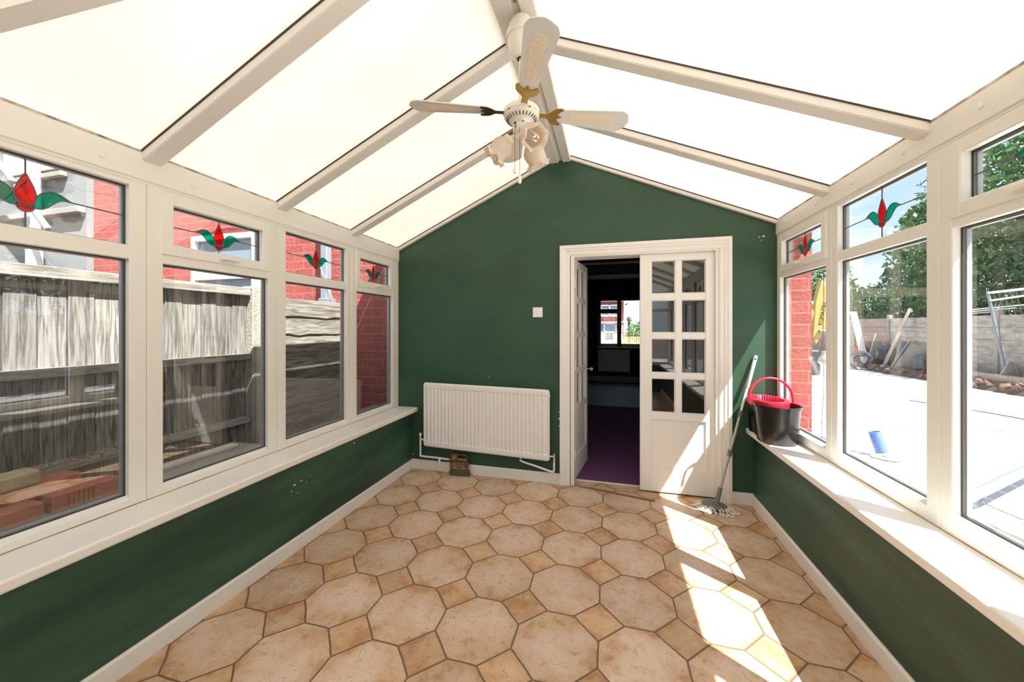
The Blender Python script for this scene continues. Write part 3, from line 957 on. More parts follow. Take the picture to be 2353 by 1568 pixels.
# rolled edge frame and rear of the panel
cor = [(Rx0, rz(Rx0, True)), (Rx1, rz(Rx1, True)), (Rx1, rz(Rx1, False)), (Rx0, rz(Rx0, False))]
pts = []
for i, (x, z) in enumerate(cor):
    ix = .014 if i in (0, 3) else -.014
    izz = .014 if i < 2 else -.014
    if i in (0, 2): pts += [(x, YRf + .012, z + izz), (x + ix * .3, YRf + .012, z + izz * .3), (x + ix, YRf + .012, z)]
    else: pts += [(x + ix, YRf + .012, z), (x + ix * .3, YRf + .012, z + izz * .3), (x, YRf + .012, z + izz)]
tube(bm, pts, .0085, 8, closed=True)
prism(bm, [(x, YRf + .018, z) for x, z in cor], (0, .022, 0))
obj('casing', bm, RADW, rad, False)
for x in (-1.45, -.70):
    obj('bracket', B(x, x + .03, YRf + .035, YB - .0005, .35, .70), RADW, rad)
bm = nb(); tube(bm, smooth_curve([(-1.706, 3.082, .275), (-1.706, 3.082, .20), (-1.706, 3.082, .152), (-1.694, 3.084, .140), (-1.55, 3.09, .136), (-1.41, 3.098, .128), (-1.395, 3.10, .130), (-1.38, 3.104, .142)], 4), .0085, 10)
tube(bm, [(-1.515, 3.09, .134), (-1.515, 3.088, .088)], .010, 8); tube(bm, [(-1.530, 3.085, .078), (-1.498, 3.085, .084)], .006, 6)
obj('feed_pipe', bm, WHITEP, rad, True)
bm = nb(); tube(bm, [(-1.706, 3.082, .355), (-1.706, 3.082, .33), (-1.706, 3.082, .328), (-1.706, 3.082, .285), (-1.706, 3.082, .262)], [.014, .012, .008, .009, .011], 10)
tube(bm, [(-1.706, 3.082, .30), (-1.655, 3.078, .292)], .009, 8)
obj('valve', bm, WHITEP, rad, True)
bm = nb(); tube(bm, smooth_curve([(-.748, 3.128, .205), (-.748, 3.115, .188), (-.735, 3.10, .176), (-.60, 3.09, .148), (-.475, 3.084, .118), (-.455, 3.084, .118), (-.449, 3.082, .132), (-.447, 3.080, .19), (-.447, 3.08, .215)], 4), .0085, 10)
obj('return_pipe', bm, WHITEP, rad, True)
bm = nb(); tube(bm, [(-.49, 3.076, .250), (-.447, 3.08, .252)], .008, 8); tube(bm, [(-.447, 3.08, .205), (-.447, 3.08, .225), (-.447, 3.08, .226), (-.447, 3.08, .262), (-.447, 3.08, .263), (-.447, 3.08, .278)], [.012, .012, .009, .010, .006, .005], 10)
obj('valve', bm, CHROME, rad, True)
bm = nb(); tube(bm, [(Rx1, 3.07, .765), (Rx1 + .012, 3.07, .765)], .006, 8)
obj('bleed_valve', bm, WHITEP, rad)

# light switch
sw = thing('light_switch', 'square white light switch on the green wall above the radiator', 'switch', (-.598, YB, 1.479))
bm = nb(); box(bm, -.043, .043, -.009, 0, -.043, .043, .003, seg=2)
obj('plate', bm, WHITEP, sw)
bm = nb(); box(bm, -.006, .006, -.013, -.008, -.013, .013, .0015)
obj('rocker', bm, WHITEP, sw)
for x in (-.03, .03):
    bm = nb(); tube(bm, [(x, -.0105, 0), (x, -.008, 0)], .0028, 8); obj('screw', bm, DKMET, sw)

# small painted ornament
orn = thing('ornament', 'small brown and olive brick-built ornament against the skirting under the radiator', 'ornament', (-1.31, 3.085, 0))
random.seed(3)
bm = nb()
lathe(bm, [(.100, 0), (.104, .012), (.098, .035), (.088, .060), (.075, .070), (0, .072)], 20, sx=1, sy=.30)
for v in bm.verts: v.co += Vector((random.uniform(-.004, .004), random.uniform(-.003, .003), random.uniform(-.002, .004) if v.co.z > .01 else 0))
obj('rocky_base', bm, mat('ornament_olive', (.075, .065, .03), .8, noise=(40, .8, (.14, .11, .05)), bump=(60, .8)), orn, True)
bm = nb()
for r_ in range(3):
    for i in range(6):
        x = -.072 + i * .0285 + (r_ % 2) * .006
        z = .062 + r_ * .022
        box(bm, x - .0125, x + .0125, -.024, .016, z, z + .019, .004)
for (x, n_) in ((-.055, 3), (-.030, 3), (.058, 1), (0, 1), (.03, 1)):
    for r_ in range(n_):
        z = .138 + r_ * .019
        box(bm, x - .012, x + .012, -.020, .012, z, z + .017, .004)
obj('stone_courses', bm, mat('ornament_stone', (.42, .27, .11), .6, noise=(60, .8, (.20, .11, .04)), bump=(60, .5)), orn)
bm = nb()
tube(bm, [(-.088, -.022, .137), (.088, -.022, .124)], .009, 8); tube(bm, [(-.07, -.018, .196), (.07, -.012, .188)], .008, 8)
tube(bm, [(-.076, -.022, .196), (-.076, -.022, .064)], .008, 8); tube(bm, [(.076, -.018, .184), (.076, -.022, .064)], .008, 8)
tube(bm, [(-.016, -.02, .19), (-.014, -.02, .13)], .006, 8)
obj('log_beams', bm, mat('ornament_log', (.10, .045, .015), .5, bump=(60, .6)), orn, True)

# ------------------------------------------------------------------ mop
mop = thing('mop', 'string mop leaning in the corner, handle up against the green wall', 'mop', (.755, 2.985, 0))
A = Vector((.008, -.022, .055)); Bt = Vector((.318, .135, 1.135))
def along(t): return A + (Bt - A) * t
bm = nb(); tube(bm, [along(.09), along(.36)], .0085, 10); obj('lower_tube', bm, TUBE, mop, True)
bm = nb(); tube(bm, [along(.36), along(.60)], .0095, 10); obj('middle_tube', bm, TUBE, mop, True)
bm = nb(); tube(bm, [along(.60), along(.78)], .0085, 10); obj('upper_tube', bm, WHITEP, mop, True)
for t in (.335, .60):
    bm = nb(); tube(bm, [along(t - .02), along(t - .018), along(t + .020), along(t + .022)], [.0125, .015, .015, .012], 12); obj('joint_collar', bm, GREYP, mop, True)
bm = nb(); tube(bm, [along(.775), along(.78), along(.99), along(1.0)], [.010, .0125, .0135, .011], 12); obj('grip', bm, LGREYP, mop, True)
gp = along(.978); 
bm = nb(); tube(bm, [gp + Vector((-.002, -.0150, 0)), gp + Vector((-.002, -.010, 0))], .0055, 10); obj('hanging_hole', bm, BLACK, mop)
bm = nb(); tube(bm, [along(0), along(.02), along(.06), along(.105)], [.017, .016, .0155, .014], 12); obj('socket', bm, GREYP, mop, True)
bm = nb()
Mh = Matrix.Rotation(math.radians(-14), 4, 'Z') @ Matrix.Rotation(math.radians(7), 4, 'X')
lathe(bm, [(0, .062), (.030, .060), (.065, .052), (.085, .042), (.088, .034), (.080, .030), (0, .030)], 28, Mh, sx=1.0, sy=.60)
obj('head_plate', bm, GREYP, mop, True)
bm = nb()
random.seed(11)
for i in range(84):
    a = random.uniform(0, 2 * PI)
    r0 = random.uniform(.6, .95)
    x0, y0 = .082 * math.cos(a) * r0, .052 * math.sin(a) * r0
    out = random.uniform(.050, .092)
    dx, dy = math.cos(a), math.sin(a) * .9
    wob = random.uniform(-.03, .03)
    p = [(x0, y0, .036), (x0 + dx * .020, y0 + dy * .020, .032), (x0 + dx * out * .6 - dy * wob, y0 + dy * out * .6 + dx * wob, random.uniform(.012, .020)),
         (x0 + dx * out - dy * wob * .5, y0 + dy * out + dx * wob * .5, .006)]
    if random.random() < .6:
        p += [(x0 + dx * out * .85 + dy * .012, y0 + dy * out * .85 - dx * .012, .006), (x0 + dx * out * .4 + dy * .010, y0 + dy * out * .4 - dx * .01, .008)]
    P = [Mh @ Vector(q) if False else Matrix.Rotation(math.radians(-14), 4, 'Z') @ Vector(q) for q in p]
    tube(bm, smooth_curve(P, 4), .0042, 5)
strings = obj('mop_strings', bm, COTTON, mop, True)
strings['kind'] = 'stuff'

# ------------------------------------------------------------------ bucket with wringer, on the right sill
bk = thing('mop_bucket', 'black mop bucket with red wringer and handle on the right sill', 'bucket', (1.088, 2.80, ZS + .0005))
def lobed(k, z, n=64):
    """outline: large lobe round the origin, smaller lobe 0.19 further along +y, waist between"""
    out = []
    R1, R2, D_ = .112 * k, .088 * k, .205
    # support: sweep of polar around centre of the whole
    for j in range(n):
        a = 2 * PI * j / n
        c_, s_ = math.cos(a), math.sin(a)
        cy = .075
        # ray from (0,cy) : intersect with circles, take the farthest, then soften the waist
        best = 0
        for (yy, R) in ((0, R1), (D_, R2)):
            oy = cy - yy
            bq = oy * s_
            cq = oy * oy - R * R
            disc = bq * bq - cq
            if disc > 0: best = max(best, -bq + math.sqrt(disc))
        best = max(best, .080 * k / max(abs(c_), .35))if abs(s_) < .75 else best
        out.append(Vector((best * c_, cy + best * s_, z)))
    sm = []
    for j in range(n):
        sm.append((out[j - 1] + out[j] * 2 + out[(j + 1) % n]) / 4)
    return sm
def loft(bm, rings, cap0=True, cap1=False):
    R = [[bm.verts.new(p) for p in r] for r in rings]
    n = len(R[0])
    for i in range(len(R) - 1):
        for j in range(n):
            bm.faces.new((R[i][j], R[i][(j + 1) % n], R[i + 1][(j + 1) % n], R[i + 1][j]))
    if cap0: bm.faces.new(R[0][::-1])
    if cap1: bm.faces.new(R[-1])
bm = nb()
HB = .250
rings = [lobed(.86, 0), lobed(.90, .006), lobed(.935, .11), lobed(.937, .112), lobed(.99, HB - .02), lobed(1.05, HB - .019), lobed(1.06, HB - .002), lobed(1.04, HB), lobed(.985, HB - .002), lobed(.93, .12), lobed(.86, .02)]
loft(bm, rings, True, True)
obj('body', bm, BLACK, bk, True)
bm = nb()
# wringer insert: red rim plate over the far two thirds with a sunk oval cone
cy, n = .135, 48
def oval(rx, ry, z, cy=cy, n=n): return [Vector((rx * math.cos(2 * PI * j / n), cy + ry * math.sin(2 * PI * j / n), z)) for j in range(n)]
loft(bm, [oval(.102, .150, HB - .03), oval(.104, .153, HB + .002), oval(.102, .150, HB + .010), oval(.080, .118, HB + .010), oval(.074, .110, HB + .002), oval(.060, .090, HB - .06), oval(.045, .07, HB - .10)], False, True)
obj('wringer', bm, REDP, bk, True)
bm = nb()
for j in range(34):
    a = 2 * PI * j / 34
    tube(bm, [(.078 * math.cos(a), cy + .114 * math.sin(a), HB + .009), (.066 * math.cos(a), cy + .098 * math.sin(a), HB - .03)], .003, 5)
obj('wringer_slots', bm, BLACK, bk)
bm = nb()
hp = []
for i in range(25):
    t = PI * i / 24
    hp.append((.006 * math.sin(t) - .0 + (.112 * -1) * math.cos(t) * 0, 0, 0))
hp = []
for i in range(29):
    t = PI * i / 28
    # bail spans the width, leaning towards the window
    w = .118
    hp.append((-w * math.cos(t), .085 + .012 * math.sin(t), HB - .010 + .170 * math.sin(t) ** .8))
tube(bm, hp, [.0075] * len(hp), 10)
obj('handle', bm, REDP, bk, True)
bk.scale = (1.13, 1.12, 1.0)

# ------------------------------------------------------------------ ceiling fan with light kit
FX, FY, FZ = -.38, 1.600, 2.307
fan = thing('ceiling_fan', 'white four-blade ceiling fan with three tulip lights under the ridge', 'ceiling fan', (FX, FY, FZ))
bm = nb()
lathe(bm, [(0, .455), (.020, .450), (.042, .430), (.057, .402), (.066, .372), (.068, .356), (.0685, .345), (.0625, .3445), (.062, .335), (.061, .318), (.055, .292), (.042, .268), (.028, .256), (.018, .254), (.0, .262)], 32)
obj('canopy', bm, FANW, fan, True)
bm = nb(); tube(bm, [(0, 0, .30), (0, 0, .045)], .0115, 14)
obj('down_rod', bm, FANW, fan, True)
bm = nb(); lathe(bm, [(.0165, .2535), (.020, .252), (.017, .250), (.012, .252)], 20); obj('rod_grommet', bm, BLACK, fan)
bm = nb()
lathe(bm, [(0, .040), (.040, .038), (.068, .030), (.078, .022), (.081, .016), (.081, .000), (.0765, -.002), (.0765, -.005), (.0795, -.007), (.0785, -.012), (.074, -.017), (.052, -.030), (.044, -.036), (.040, -.044), (.0, -.044)], 44)
obj('motor_housing', bm, FANW, fan, True)
bm = nb()
for j in range(26):
    a = 2 * PI * j / 26
    c_, s_ = math.cos(a), math.sin(a)
    p0 = Vector((.0705 * c_, .0705 * s_, -.0188)); p1 = Vector((.0575 * c_, .0575 * s_, -.0295))
    nrm = Vector((c_ * .60, s_ * .60, -.8)) * .0012
    tube(bm, [p0 + nrm * .2, p1 + nrm * .2], .0019, 6)
obj('vent_slots', bm, GASK, fan)
bm = nb()
lathe(bm, [(0, -.036), (.036, -.038), (.038, -.044), (.038, -.078), (.035, -.084), (.026, -.092), (.024, -.110), (.018, -.120), (0, -.122)], 30)
obj('switch_cup', bm, FANW, fan, True)
for (a, z, r_, rr) in ((-122, -.050, .0385, .0055), (-118, -.066, .0380, .003), (-66, -.048, .0385, .003), (-120, -.0045, .0785, .003), (-50, -.0045, .0785, .003), (-160, -.0045, .0785, .003)):
    t = math.radians(a)
    bm = nb(); tube(bm, [(r_ * .97 * math.cos(t), r_ * .97 * math.sin(t), z), ((r_ + .004) * math.cos(t), (r_ + .004) * math.sin(t), z)], rr, 8); obj('screw', bm, DKMET, fan)
# blades
def blade():
    """blade along +x from the hub axis"""
    root = bpy.data.objects.new('blade', None)
    t = .005
    rb = .150; re = .500
    out = []
    def P(x, y): return (x, y, 0)
    half0, half1 = .037, .062
    pts = [(rb, -.030), (rb + .012, -half0), (re - .055, -half1), (re - .040, -half1 + .002), (re - .020, -.048), (re - .006, -.022), (re, 0), (re - .006, .022), (re - .020, .048), (re - .040, half1 - .002), (re - .055, half1), (rb + .012, half0), (rb, .030)]
    bm = nb()
    prism(bm, [(x, y, -t / 2) for x, y in pts], (0, 0, t))
    b = obj('blade', bm, BLADEW, fan)
    bm = nb()
    c0, c1 = .215, .435
    ins = [(c0, 0), (c0 + .004, -.013), (c0 + .014, -.021), (c1 - .024, -.030), (c1 - .008, -.024), (c1, -.010), (c1, .010), (c1 - .008, .024), (c1 - .024, .030), (c0 + .014, .021), (c0 + .004, .013)]
    prism(bm, [(x, y, -t / 2 - .0008) for x, y in ins], (0, 0, t + .0016))
    # woven cane relief
    x = c0 + .008
    while x < c1 - .005:
        f = (x - c0) / (c1 - c0)
        hw = .019 + .009 * f
        if x > c1 - .02: hw -= .008
        y = -hw + .003
        while y < hw:
            bmesh.ops.create_icosphere(bm, subdivisions=1, radius=.0023, matrix=Matrix.Translation((x, y, -t / 2 - .001)) @ Matrix.Diagonal((1.2, .9, .6, 1)))
            y += .0062
        x += .0068
    obj('cane_panel', bm, CANE, b)
    bm = nb()
    # bracket: plate with two horns
    horn = [(.108, -.013), (.122, -.018), (.134, -.034), (.150, -.047), (.176, -.051), (.186, -.045), (.183, -.036), (.172, -.030), (.166, -.018), (.162, -.009), (.174, -.006), (.184, 0), (.174, .006), (.162, .009), (.166, .018), (.172, .030), (.183, .036), (.186, .045), (.176, .051), (.150, .047), (.134, .034), (.122, .018), (.108, .013), (.072, .016), (.072, -.016)]
    prism(bm, [(x, y, -t / 2 - .0045) for x, y in horn], (0, 0, .0035))
    for (x, y) in ((.176, -.040), (.176, .040), (.166, 0)):
        tube(bm, [(x, y, -t / 2 - .007), (x, y, -t / 2 - .003)], .004, 8)
    obj('blade_bracket', bm, BRASS, b)
    return b
b0 = blade()
angs = [198, 292, 21, 111]
tilt = [.035, .02, -.03, 0]
for i, a in enumerate(angs):
    b = b0 if i == 0 else copy_tree(b0)
    b.parent = fan
    b.location = (0, 0, .012)
    b.rotation_euler = Euler((math.radians(11), -tilt[i], math.radians(a)), 'XYZ')
    b.rotation_euler = (Matrix.Rotation(math.radians(a), 3, 'Z') @ Matrix.Rotation(-tilt[i], 3, 'Y') @ Matrix.Rotation(math.radians(-11), 3, 'X')).to_euler()
    if i == 0:
        for ch in b.children:
            if ch.name.startswith('blade_bracket'):
                ch.data = ch.data.copy(); ch.data.materials[0] = DBRASS
    elif i != 0:
        for ch in b.children:
            if ch.name.startswith('blade_bracket'): pass
# keep bright brass on the others (copies made before the swap share old data)
for i, b in enumerate([o for o in fan.children if o.name.startswith('blade') and o.type == 'MESH']):
    for ch in b.children:
        if ch.name.startswith('blade_bracket') and i > 0:
            ch.data = ch.data.copy(); ch.data.materials[0] = BRASS
# light arms: left, near right, far right
def light_arm(az, tilt_deg):
    bm = nb()
    tube(bm, smooth_curve([(.020, 0, -.095), (.045, 0, -.098), (.058, 0, -.106)], 4), .010, 10)
    arm = obj('light_arm', bm, FANW, fan, True)
    arm.rotation_euler = (0, 0, az)
    Mx = Matrix.Translation((.052, 0, -.100)) @ Matrix.Rotation(math.radians(90 + tilt_deg), 4, 'Y')
    # +z local now points along the lamp axis (outward and down)
    bm = nb(); lathe(bm, [(.013, -.005), (.026, 0), (.028, .020), (.026, .024), (0, .024)], 24, Mx); obj('shade_holder', bm, FANW, arm, True)
    bm = nb()
    n = 48
    prof = [(.024, .014), (.034, .022), (.046, .040), (.050, .058), (.046, .078), (.041, .092), (.042, .100), (.049, .109), (.056, .114)]
    rings = []
    for k_, (r, z) in enumerate(prof):
        f = max(0, (k_ - 3) / 5)
        ring = []
        for j in range(n):
            a = 2 * PI * j / n
            rr = r * (1 + .09 * f * math.cos(6 * a)); zz = z + .008 * f * math.cos(6 * a + PI)
            ring.append(Mx @ Vector((rr * math.cos(a), rr * math.sin(a), zz)))
        rings.append(ring)
    loft(bm, rings, False, False)
    sh = obj('lamp_shade', bm, SHADE, arm, True)
    md = sh.modifiers.new('thick', 'SOLIDIFY'); md.thickness = .002
    bm = nb()
    tube(bm, [Mx @ Vector((0, 0, .020)), Mx @ Vector((0, 0, .052))], [.014, .016], 14)
    bulb = obj('bulb_base', bm, WHITEP, arm, True)
    bm = nb()
    for k_ in range(3):
        a = k_ * 2 * PI / 3
        c_, s_ = math.cos(a), math.sin(a)
        px, py = -s_ * .006, c_ * .006
        loop = [(c_ * .0095 + px, s_ * .0095 + py, .05), (c_ * .0095 + px, s_ * .0095 + py, .112), (c_ * .0095 + px * .5, s_ * .0095 + py * .5, .119), (c_ * .0095 - px * .5, s_ * .0095 - py * .5, .119), (c_ * .0095 - px, s_ * .0095 - py, .112), (c_ * .0095 - px, s_ * .0095 - py, .05)]
        tube(bm, [Mx @ Vector(q) for q in loop], .0042, 8)
    obj('bulb_tube', bm, CFL, arm, True)
yaw = math.radians(14.85)
light_arm(math.radians(188) , 48)
light_arm(math.radians(-52), 38)
light_arm(math.radians(62), 50)
# pull chains
def chain(x, y, z0, z1, s):
    bm = nb()
    z = z0
    while z > z1:
        bmesh.ops.create_icosphere(bm, subdivisions=1, radius=.0016, matrix=Matrix.Translation((x, y, z))); z -= .0042
    tube(bm, [(x, y, z0), (x, y, z1)], .0006, 5)
    c = obj('pull_chain', bm, DKMET, fan)
    bm = nb(); lathe(bm, [(.001, z1), (.003, z1 - .004), (.0045, z1 - .020 * s), (.0085, z1 - .040 * s), (.0085, z1 - .050 * s), (.005, z1 - .056 * s), (0, z1 - .057 * s)], 14, Matrix.Translation((x, y, 0)))
    obj('chain_pull', bm, WHITEP, c, True)
chain(-.021, -.036, -.055, -.232, .75)
chain(.002, -.042, -.075, -.268, 1.0)

# ------------------------------------------------------------------ outside, left: boundary fence, bricks, neighbour
struct('ground', B(-40, 60, -40, 80, -.6, ZG - .02), DIRT)
struct('path_left', B(-2.66, -2.101, -6, YB + .02, ZG - .02, ZG), mat('dirty_path', (.10, .09, .075), .9, noise=(8, .6, (.06, .055, .045))))
random.seed(21)
def fence_vertical(y0, y1, edges, label):
    F = thing('garden_fence', label, 'fence', (-2.70, y0, ZG), 0, 'garden fence panels along the left side')
    Y = lambda y: y - y0
    z0 = -ZG
    for i in range(len(edges) - 1):
        a, b = Y(edges[i]), Y(edges[i + 1])
        tp = 1.603 + random.uniform(-.003, .003)
        bm = nb()
        prism(bm, [(-.030, a + .003, .02 + z0), (-.014 + (i % 2) * .004, a + .003, .02 + z0), (-.014 + (i % 2) * .004, b - .003, .02 + z0), (-.030, b - .003, .02 + z0)], (0, 0, tp - .02))
        obj('board', bm, FWOOD, F)
    W = y1 - y0
    for (za, zb, xa, xb, nm) in ((1.592, 1.650, -.045, .034, 'cap_rail'), (1.100, 1.146, -.012, .034, 'rail'), (.618, .664, -.012, .034, 'rail'), (.10, .15, -.012, .034, 'rail')):
        obj(nm, B(xa, xb, 0, W, za + z0, zb + z0, .003), RAILW, F)
    return F
fence_vertical(.32, 2.196, [.32, .41, .52, .64, .75, .86, .925, 1.022, 1.130, 1.234, 1.338, 1.446, 1.555, 1.660, 1.760, 1.874, 1.977, 2.086, 2.196], 'weathered upright-board fence panel ending at the concrete post')
e2 = [-1.66 + i * .1095 for i in range(18)]
fence_vertical(-1.66, .20, e2, 'upright-board fence panel next to the viewpoint, beyond the first post')
for y, lb in ((2.205, 'square concrete fence post between upright boards and lapped boards'), (.21, 'square concrete fence post nearer the camera than the other')):
    bm = nb(); box(bm, -2.76, -2.655, y, y + .105, ZG, 1.668, .008)
    tag(obj('fence_post', bm, CONC), lb, 'post', 'concrete fence posts')
F = thing('garden_fence', 'overlapping horizontal-board fence panel meeting the red house wall', 'fence', (-2.63, 2.315, ZG), 0, 'garden fence panels along the left side')
zs = [1.60, 1.455, 1.300, 1.150, .985, .83, .68, .53, .38, .23, .08]
for i, z in enumerate(zs):
    bm = nb()
    n = 9
    L_ = YB + .025 - 2.315
    zt = z + .0
    zb = (zs[i + 1] - .015) if i + 1 < len(zs) else -.1
    top, bot = [], []
    for j in range(n):
        y = L_ * j / (n - 1)
        w1 = random.uniform(-.006, .006); w2 = random.uniform(-.010, .010)
        top.append((y, zt + (w1 if i else w1 + .006 * math.sin(j))))
        bot.append((y, zb + w2))
    for j in range(n - 1):
        prism(bm, [(-.028, bot[j][0], bot[j][1] - ZG), (-.028, bot[j + 1][0], bot[j + 1][1] - ZG), (-.042, top[j + 1][0], top[j + 1][1] - ZG), (-.042, top[j][0], top[j][1] - ZG)], (.011, 0, 0))
    bmesh.ops.remove_doubles(bm, verts=bm.verts, dist=1e-5)
    obj('lapped_board', bm, FWOODH, F)
# ledge with loose bricks outside the first window
struct('trim_5', B(-2.58, -2.102, -1.0, 2.0, ZG, .535), CONC, label='low concrete ledge outside the left windows')
def brick(name, m, loc, rz, dims, label, group=None, flutes=0, parentless=True, bev=.004):
    bm = nb(); dx, dy, dz = dims
    box(bm, -dx / 2, dx / 2, -dy / 2, dy / 2, 0, dz, bev)
    o = obj(name, bm, m); o.location = loc; o.rotation_euler = (0, 0, rz)
    tag(o, label, 'brick', group)
    if flutes:
        for i in range(flutes):
            y = -dy * .30 + i * .016
            b_ = obj('groove', B(dx / 2 - .0004, dx / 2 + .0006, y, y + .004, .008, dz - .008), mat_groove, o)
    return o
mat_groove = mat('brick_groove', (.12, .05, .03), .9)
G = 'loose bricks lying on the ledge'
brick('loose_brick', RBRK, (-2.38, .885, .5352), .02, (.10, .215, .068), 'red brick at the near end of the ledge, front row', G)
brick('loose_brick', RBRK, (-2.38, 1.132, .5352), .0, (.10, .232, .078), 'grooved red brick at the far end of the front row', G, 6)
brick('loose_brick', RBRK, (-2.49, .98, .5352), .0, (.10, .40, .062), 'long red brick lying behind the front row', G)
brick('loose_brick', RBRK, (-2.488, 1.045, .5975), .03, (.10, .225, .060), 'red brick on top of the back row', G)
brick('stone_block', YSTN, (-2.47, .905, .658), .04, (.10, .24, .066), 'mottled yellow stone block resting on the topmost red brick', None, bev=.010)
obj_leaf = None
bm = nb()
for i in range(120):
    y = random.uniform(.7, 1.6); x = random.uniform(-2.665, -2.60); z = .67 + random.uniform(0, .012)
    M_ = Matrix.Translation((x + .0, y, z)) @ Euler((random.uniform(-.7, .7), random.uniform(-.7, .7), random.uniform(0, 6))).to_matrix().to_4x4()
    l, w = random.uniform(.012, .03), random.uniform(.006, .012)
    vs = [bm.verts.new(M_ @ Vector(p)) for p in ((-l, 0, 0), (0, -w, .003), (l, 0, 0), (0, w, .003))]
    bm.faces.new(vs)
tag(obj('dead_leaves', bm, mat('dead_leaf', (.28, .20, .09), .8, noise=(30, .8, (.10, .08, .03)))), 'dry leaves caught on the lower fence rail', 'leaves', kind='stuff')
obj_board = tag(obj('timber_offcut', B(-2.50, -2.44, 1.30, 1.92, .536, .556, .002), WPLANK), 'pale timber offcut lying on the ledge beyond the bricks', 'timber')

# neighbour's window in the painted wall
def ext_window(name_n, x0, x1, z0, z1, y, label, cols, mid):
    W = thing('window_%d' % name_n, label, None, (0, 0, 0), kind='structure')
    bm = nb()
    t = .06
    for (a, b, c_, d_) in [(x0, x0 + t, z0, z1), (x1 - t, x1, z0, z1), (x0 + t, x1 - t, z0, z0 + t), (x0 + t, x1 - t, z1 - t, z1), (x0 + t, x1 - t, mid - .05, mid + .05)] + [(c - t / 2, c + t / 2, z0 + t, z1 - t) for c in cols]:
        box(bm, a, b, y - .05, y + .04, c_, d_, .004)
    obj('frame', bm, WHITEP, W)
    obj('pane', B(x0 + .02, x1 - .02, y - .005, y + .005, z0 + .02, z1 - .02), NGLASS, W)
    obj('blind', B(x0 + .08, x1 - .08, y - .020, y - .008, z0 + .08, mid - .14), WHITEP, W)
    return W
NGLASS = mat('neighbour_glass', (.20, .25, .29), .12)
ext_window(20, -4.60, -3.66, 1.25, 2.38, YB - .02, None, [], 1.93)
bm = nb()
a_ = []
for i in range(13):
    t = i / 12
    x = -4.66 + t * 1.0; z = 2.37 + .10 * math.sin(PI * t)
    a_.append((x, z))
for i in range(12):
    prism(bm, [(a_[i][0], YB + .025, a_[i][1]), (a_[i + 1][0], YB + .025, a_[i + 1][1]), (a_[i + 1][0], YB + .025, a_[i + 1][1] + .20), (a_[i][0], YB + .025, a_[i][1] + .20)], (0, -.012, 0))
struct('trim_6', bm, BRICKR, label='brick arch over the neighbouring window')
struct('trim_7', B(-4.70, -3.62, 3.05, 3.17, 1.18, 1.245, .006), CONC, label='sill of the neighbouring window')
# downpipe, cable
dp = thing('downpipe', 'square grey downpipe on the red wall behind the lapped fence', 'drainpipe', (-2.775, 3.09, ZG))
obj('pipe', B(-.040, .040, -.035, .035, 0, 6.2, .008), mat('grey_pipe', (.22, .26, .30), .45), dp)
for z in (1.6, 3.2): obj('bracket', B(-.060, .060, -.04, .075, z + .15, z + .19, .004), mat('grey_pipe_clip', (.20, .23, .26), .45), dp)
bm = nb(); tube(bm, smooth_curve([(-2.86, 3.13, 1.98), (-2.80, 3.04, 1.96), (-2.74, 3.04, 1.84), (-2.70, 3.05, 1.72), (-2.66, 3.06, 1.63)], 5), .003, 6)
tag(obj('cable', bm, WHITEP), 'thin white cable crossing the grey downpipe', 'cable')
lamp = thing('outdoor_light', 'white outdoor lamp on the red wall left of the neighbouring window', 'outdoor light', (-5.15, 3.10, 2.40))
bm = nb(); lathe(bm, [(.035, .16), (.06, .10), (.085, .02), (.09, 0)], 16); obj('lamp_shade', bm, WHITEP, lamp, True)
bm = nb(); box(bm, -.05, .05, .0, .06, -.05, .16, .01); obj('wall_bracket', bm, GREYP, lamp)
# neighbour's grey rendered wall, slightly proud of the brick
YN = 3.10
bm = nb(); box(bm, -14, -6.44, YN, YB + .03, ZG, 6)
struct('wall_neighbour', bm, RENDER_G, label='grey rendered rear wall of the neighbouring house')
struct('trim_8', B(-9.4, -6.80, YN - .07, YN, 3.30, 3.37, .01), CONC, label='worn ledge on the grey render')
struct('trim_10', B(-10.5, -6.44, YN - .08, YN, 2.80, 2.88, .01), mat('dark_ledge', (.3, .29, .27), .9), label='lower worn ledge on the grey render')
W = ext_window(21, -8.0, -6.85, 3.40, 4.8, YN - .02, None, [-7.35], 4.0)
ep = thing('soil_pipe', 'thick grey soil pipe down the grey rendered wall', 'drainpipe', (-7.25, YN - .10, ZG))
bm = nb(); tube(bm, [(0, 0, 2.4), (0, 0, 5.8)], .06, 14); obj('pipe', bm, mat('soil_pipe_grey', (.38, .42, .45), .5), ep, True)
bm = nb(); tube(bm, [(0, 0, 0), (0, 0, 2.5)], .075, 14); obj('lower_pipe', bm, WHITEP, ep, True)
bm = nb(); tube(bm, [(-8.25, 2.68, 4.35), (-6.50, 2.80, 2.52)], .033, 10)
pole = tag(obj('scaffold_pole', bm, GALV, None, True), 'diagonal grey pole propped across the grey rendered wall', 'pole')
obj('clamp', B(-7.20, -7.02, 2.70, 2.82, 3.04, 3.14, .01), DKMET, pole)

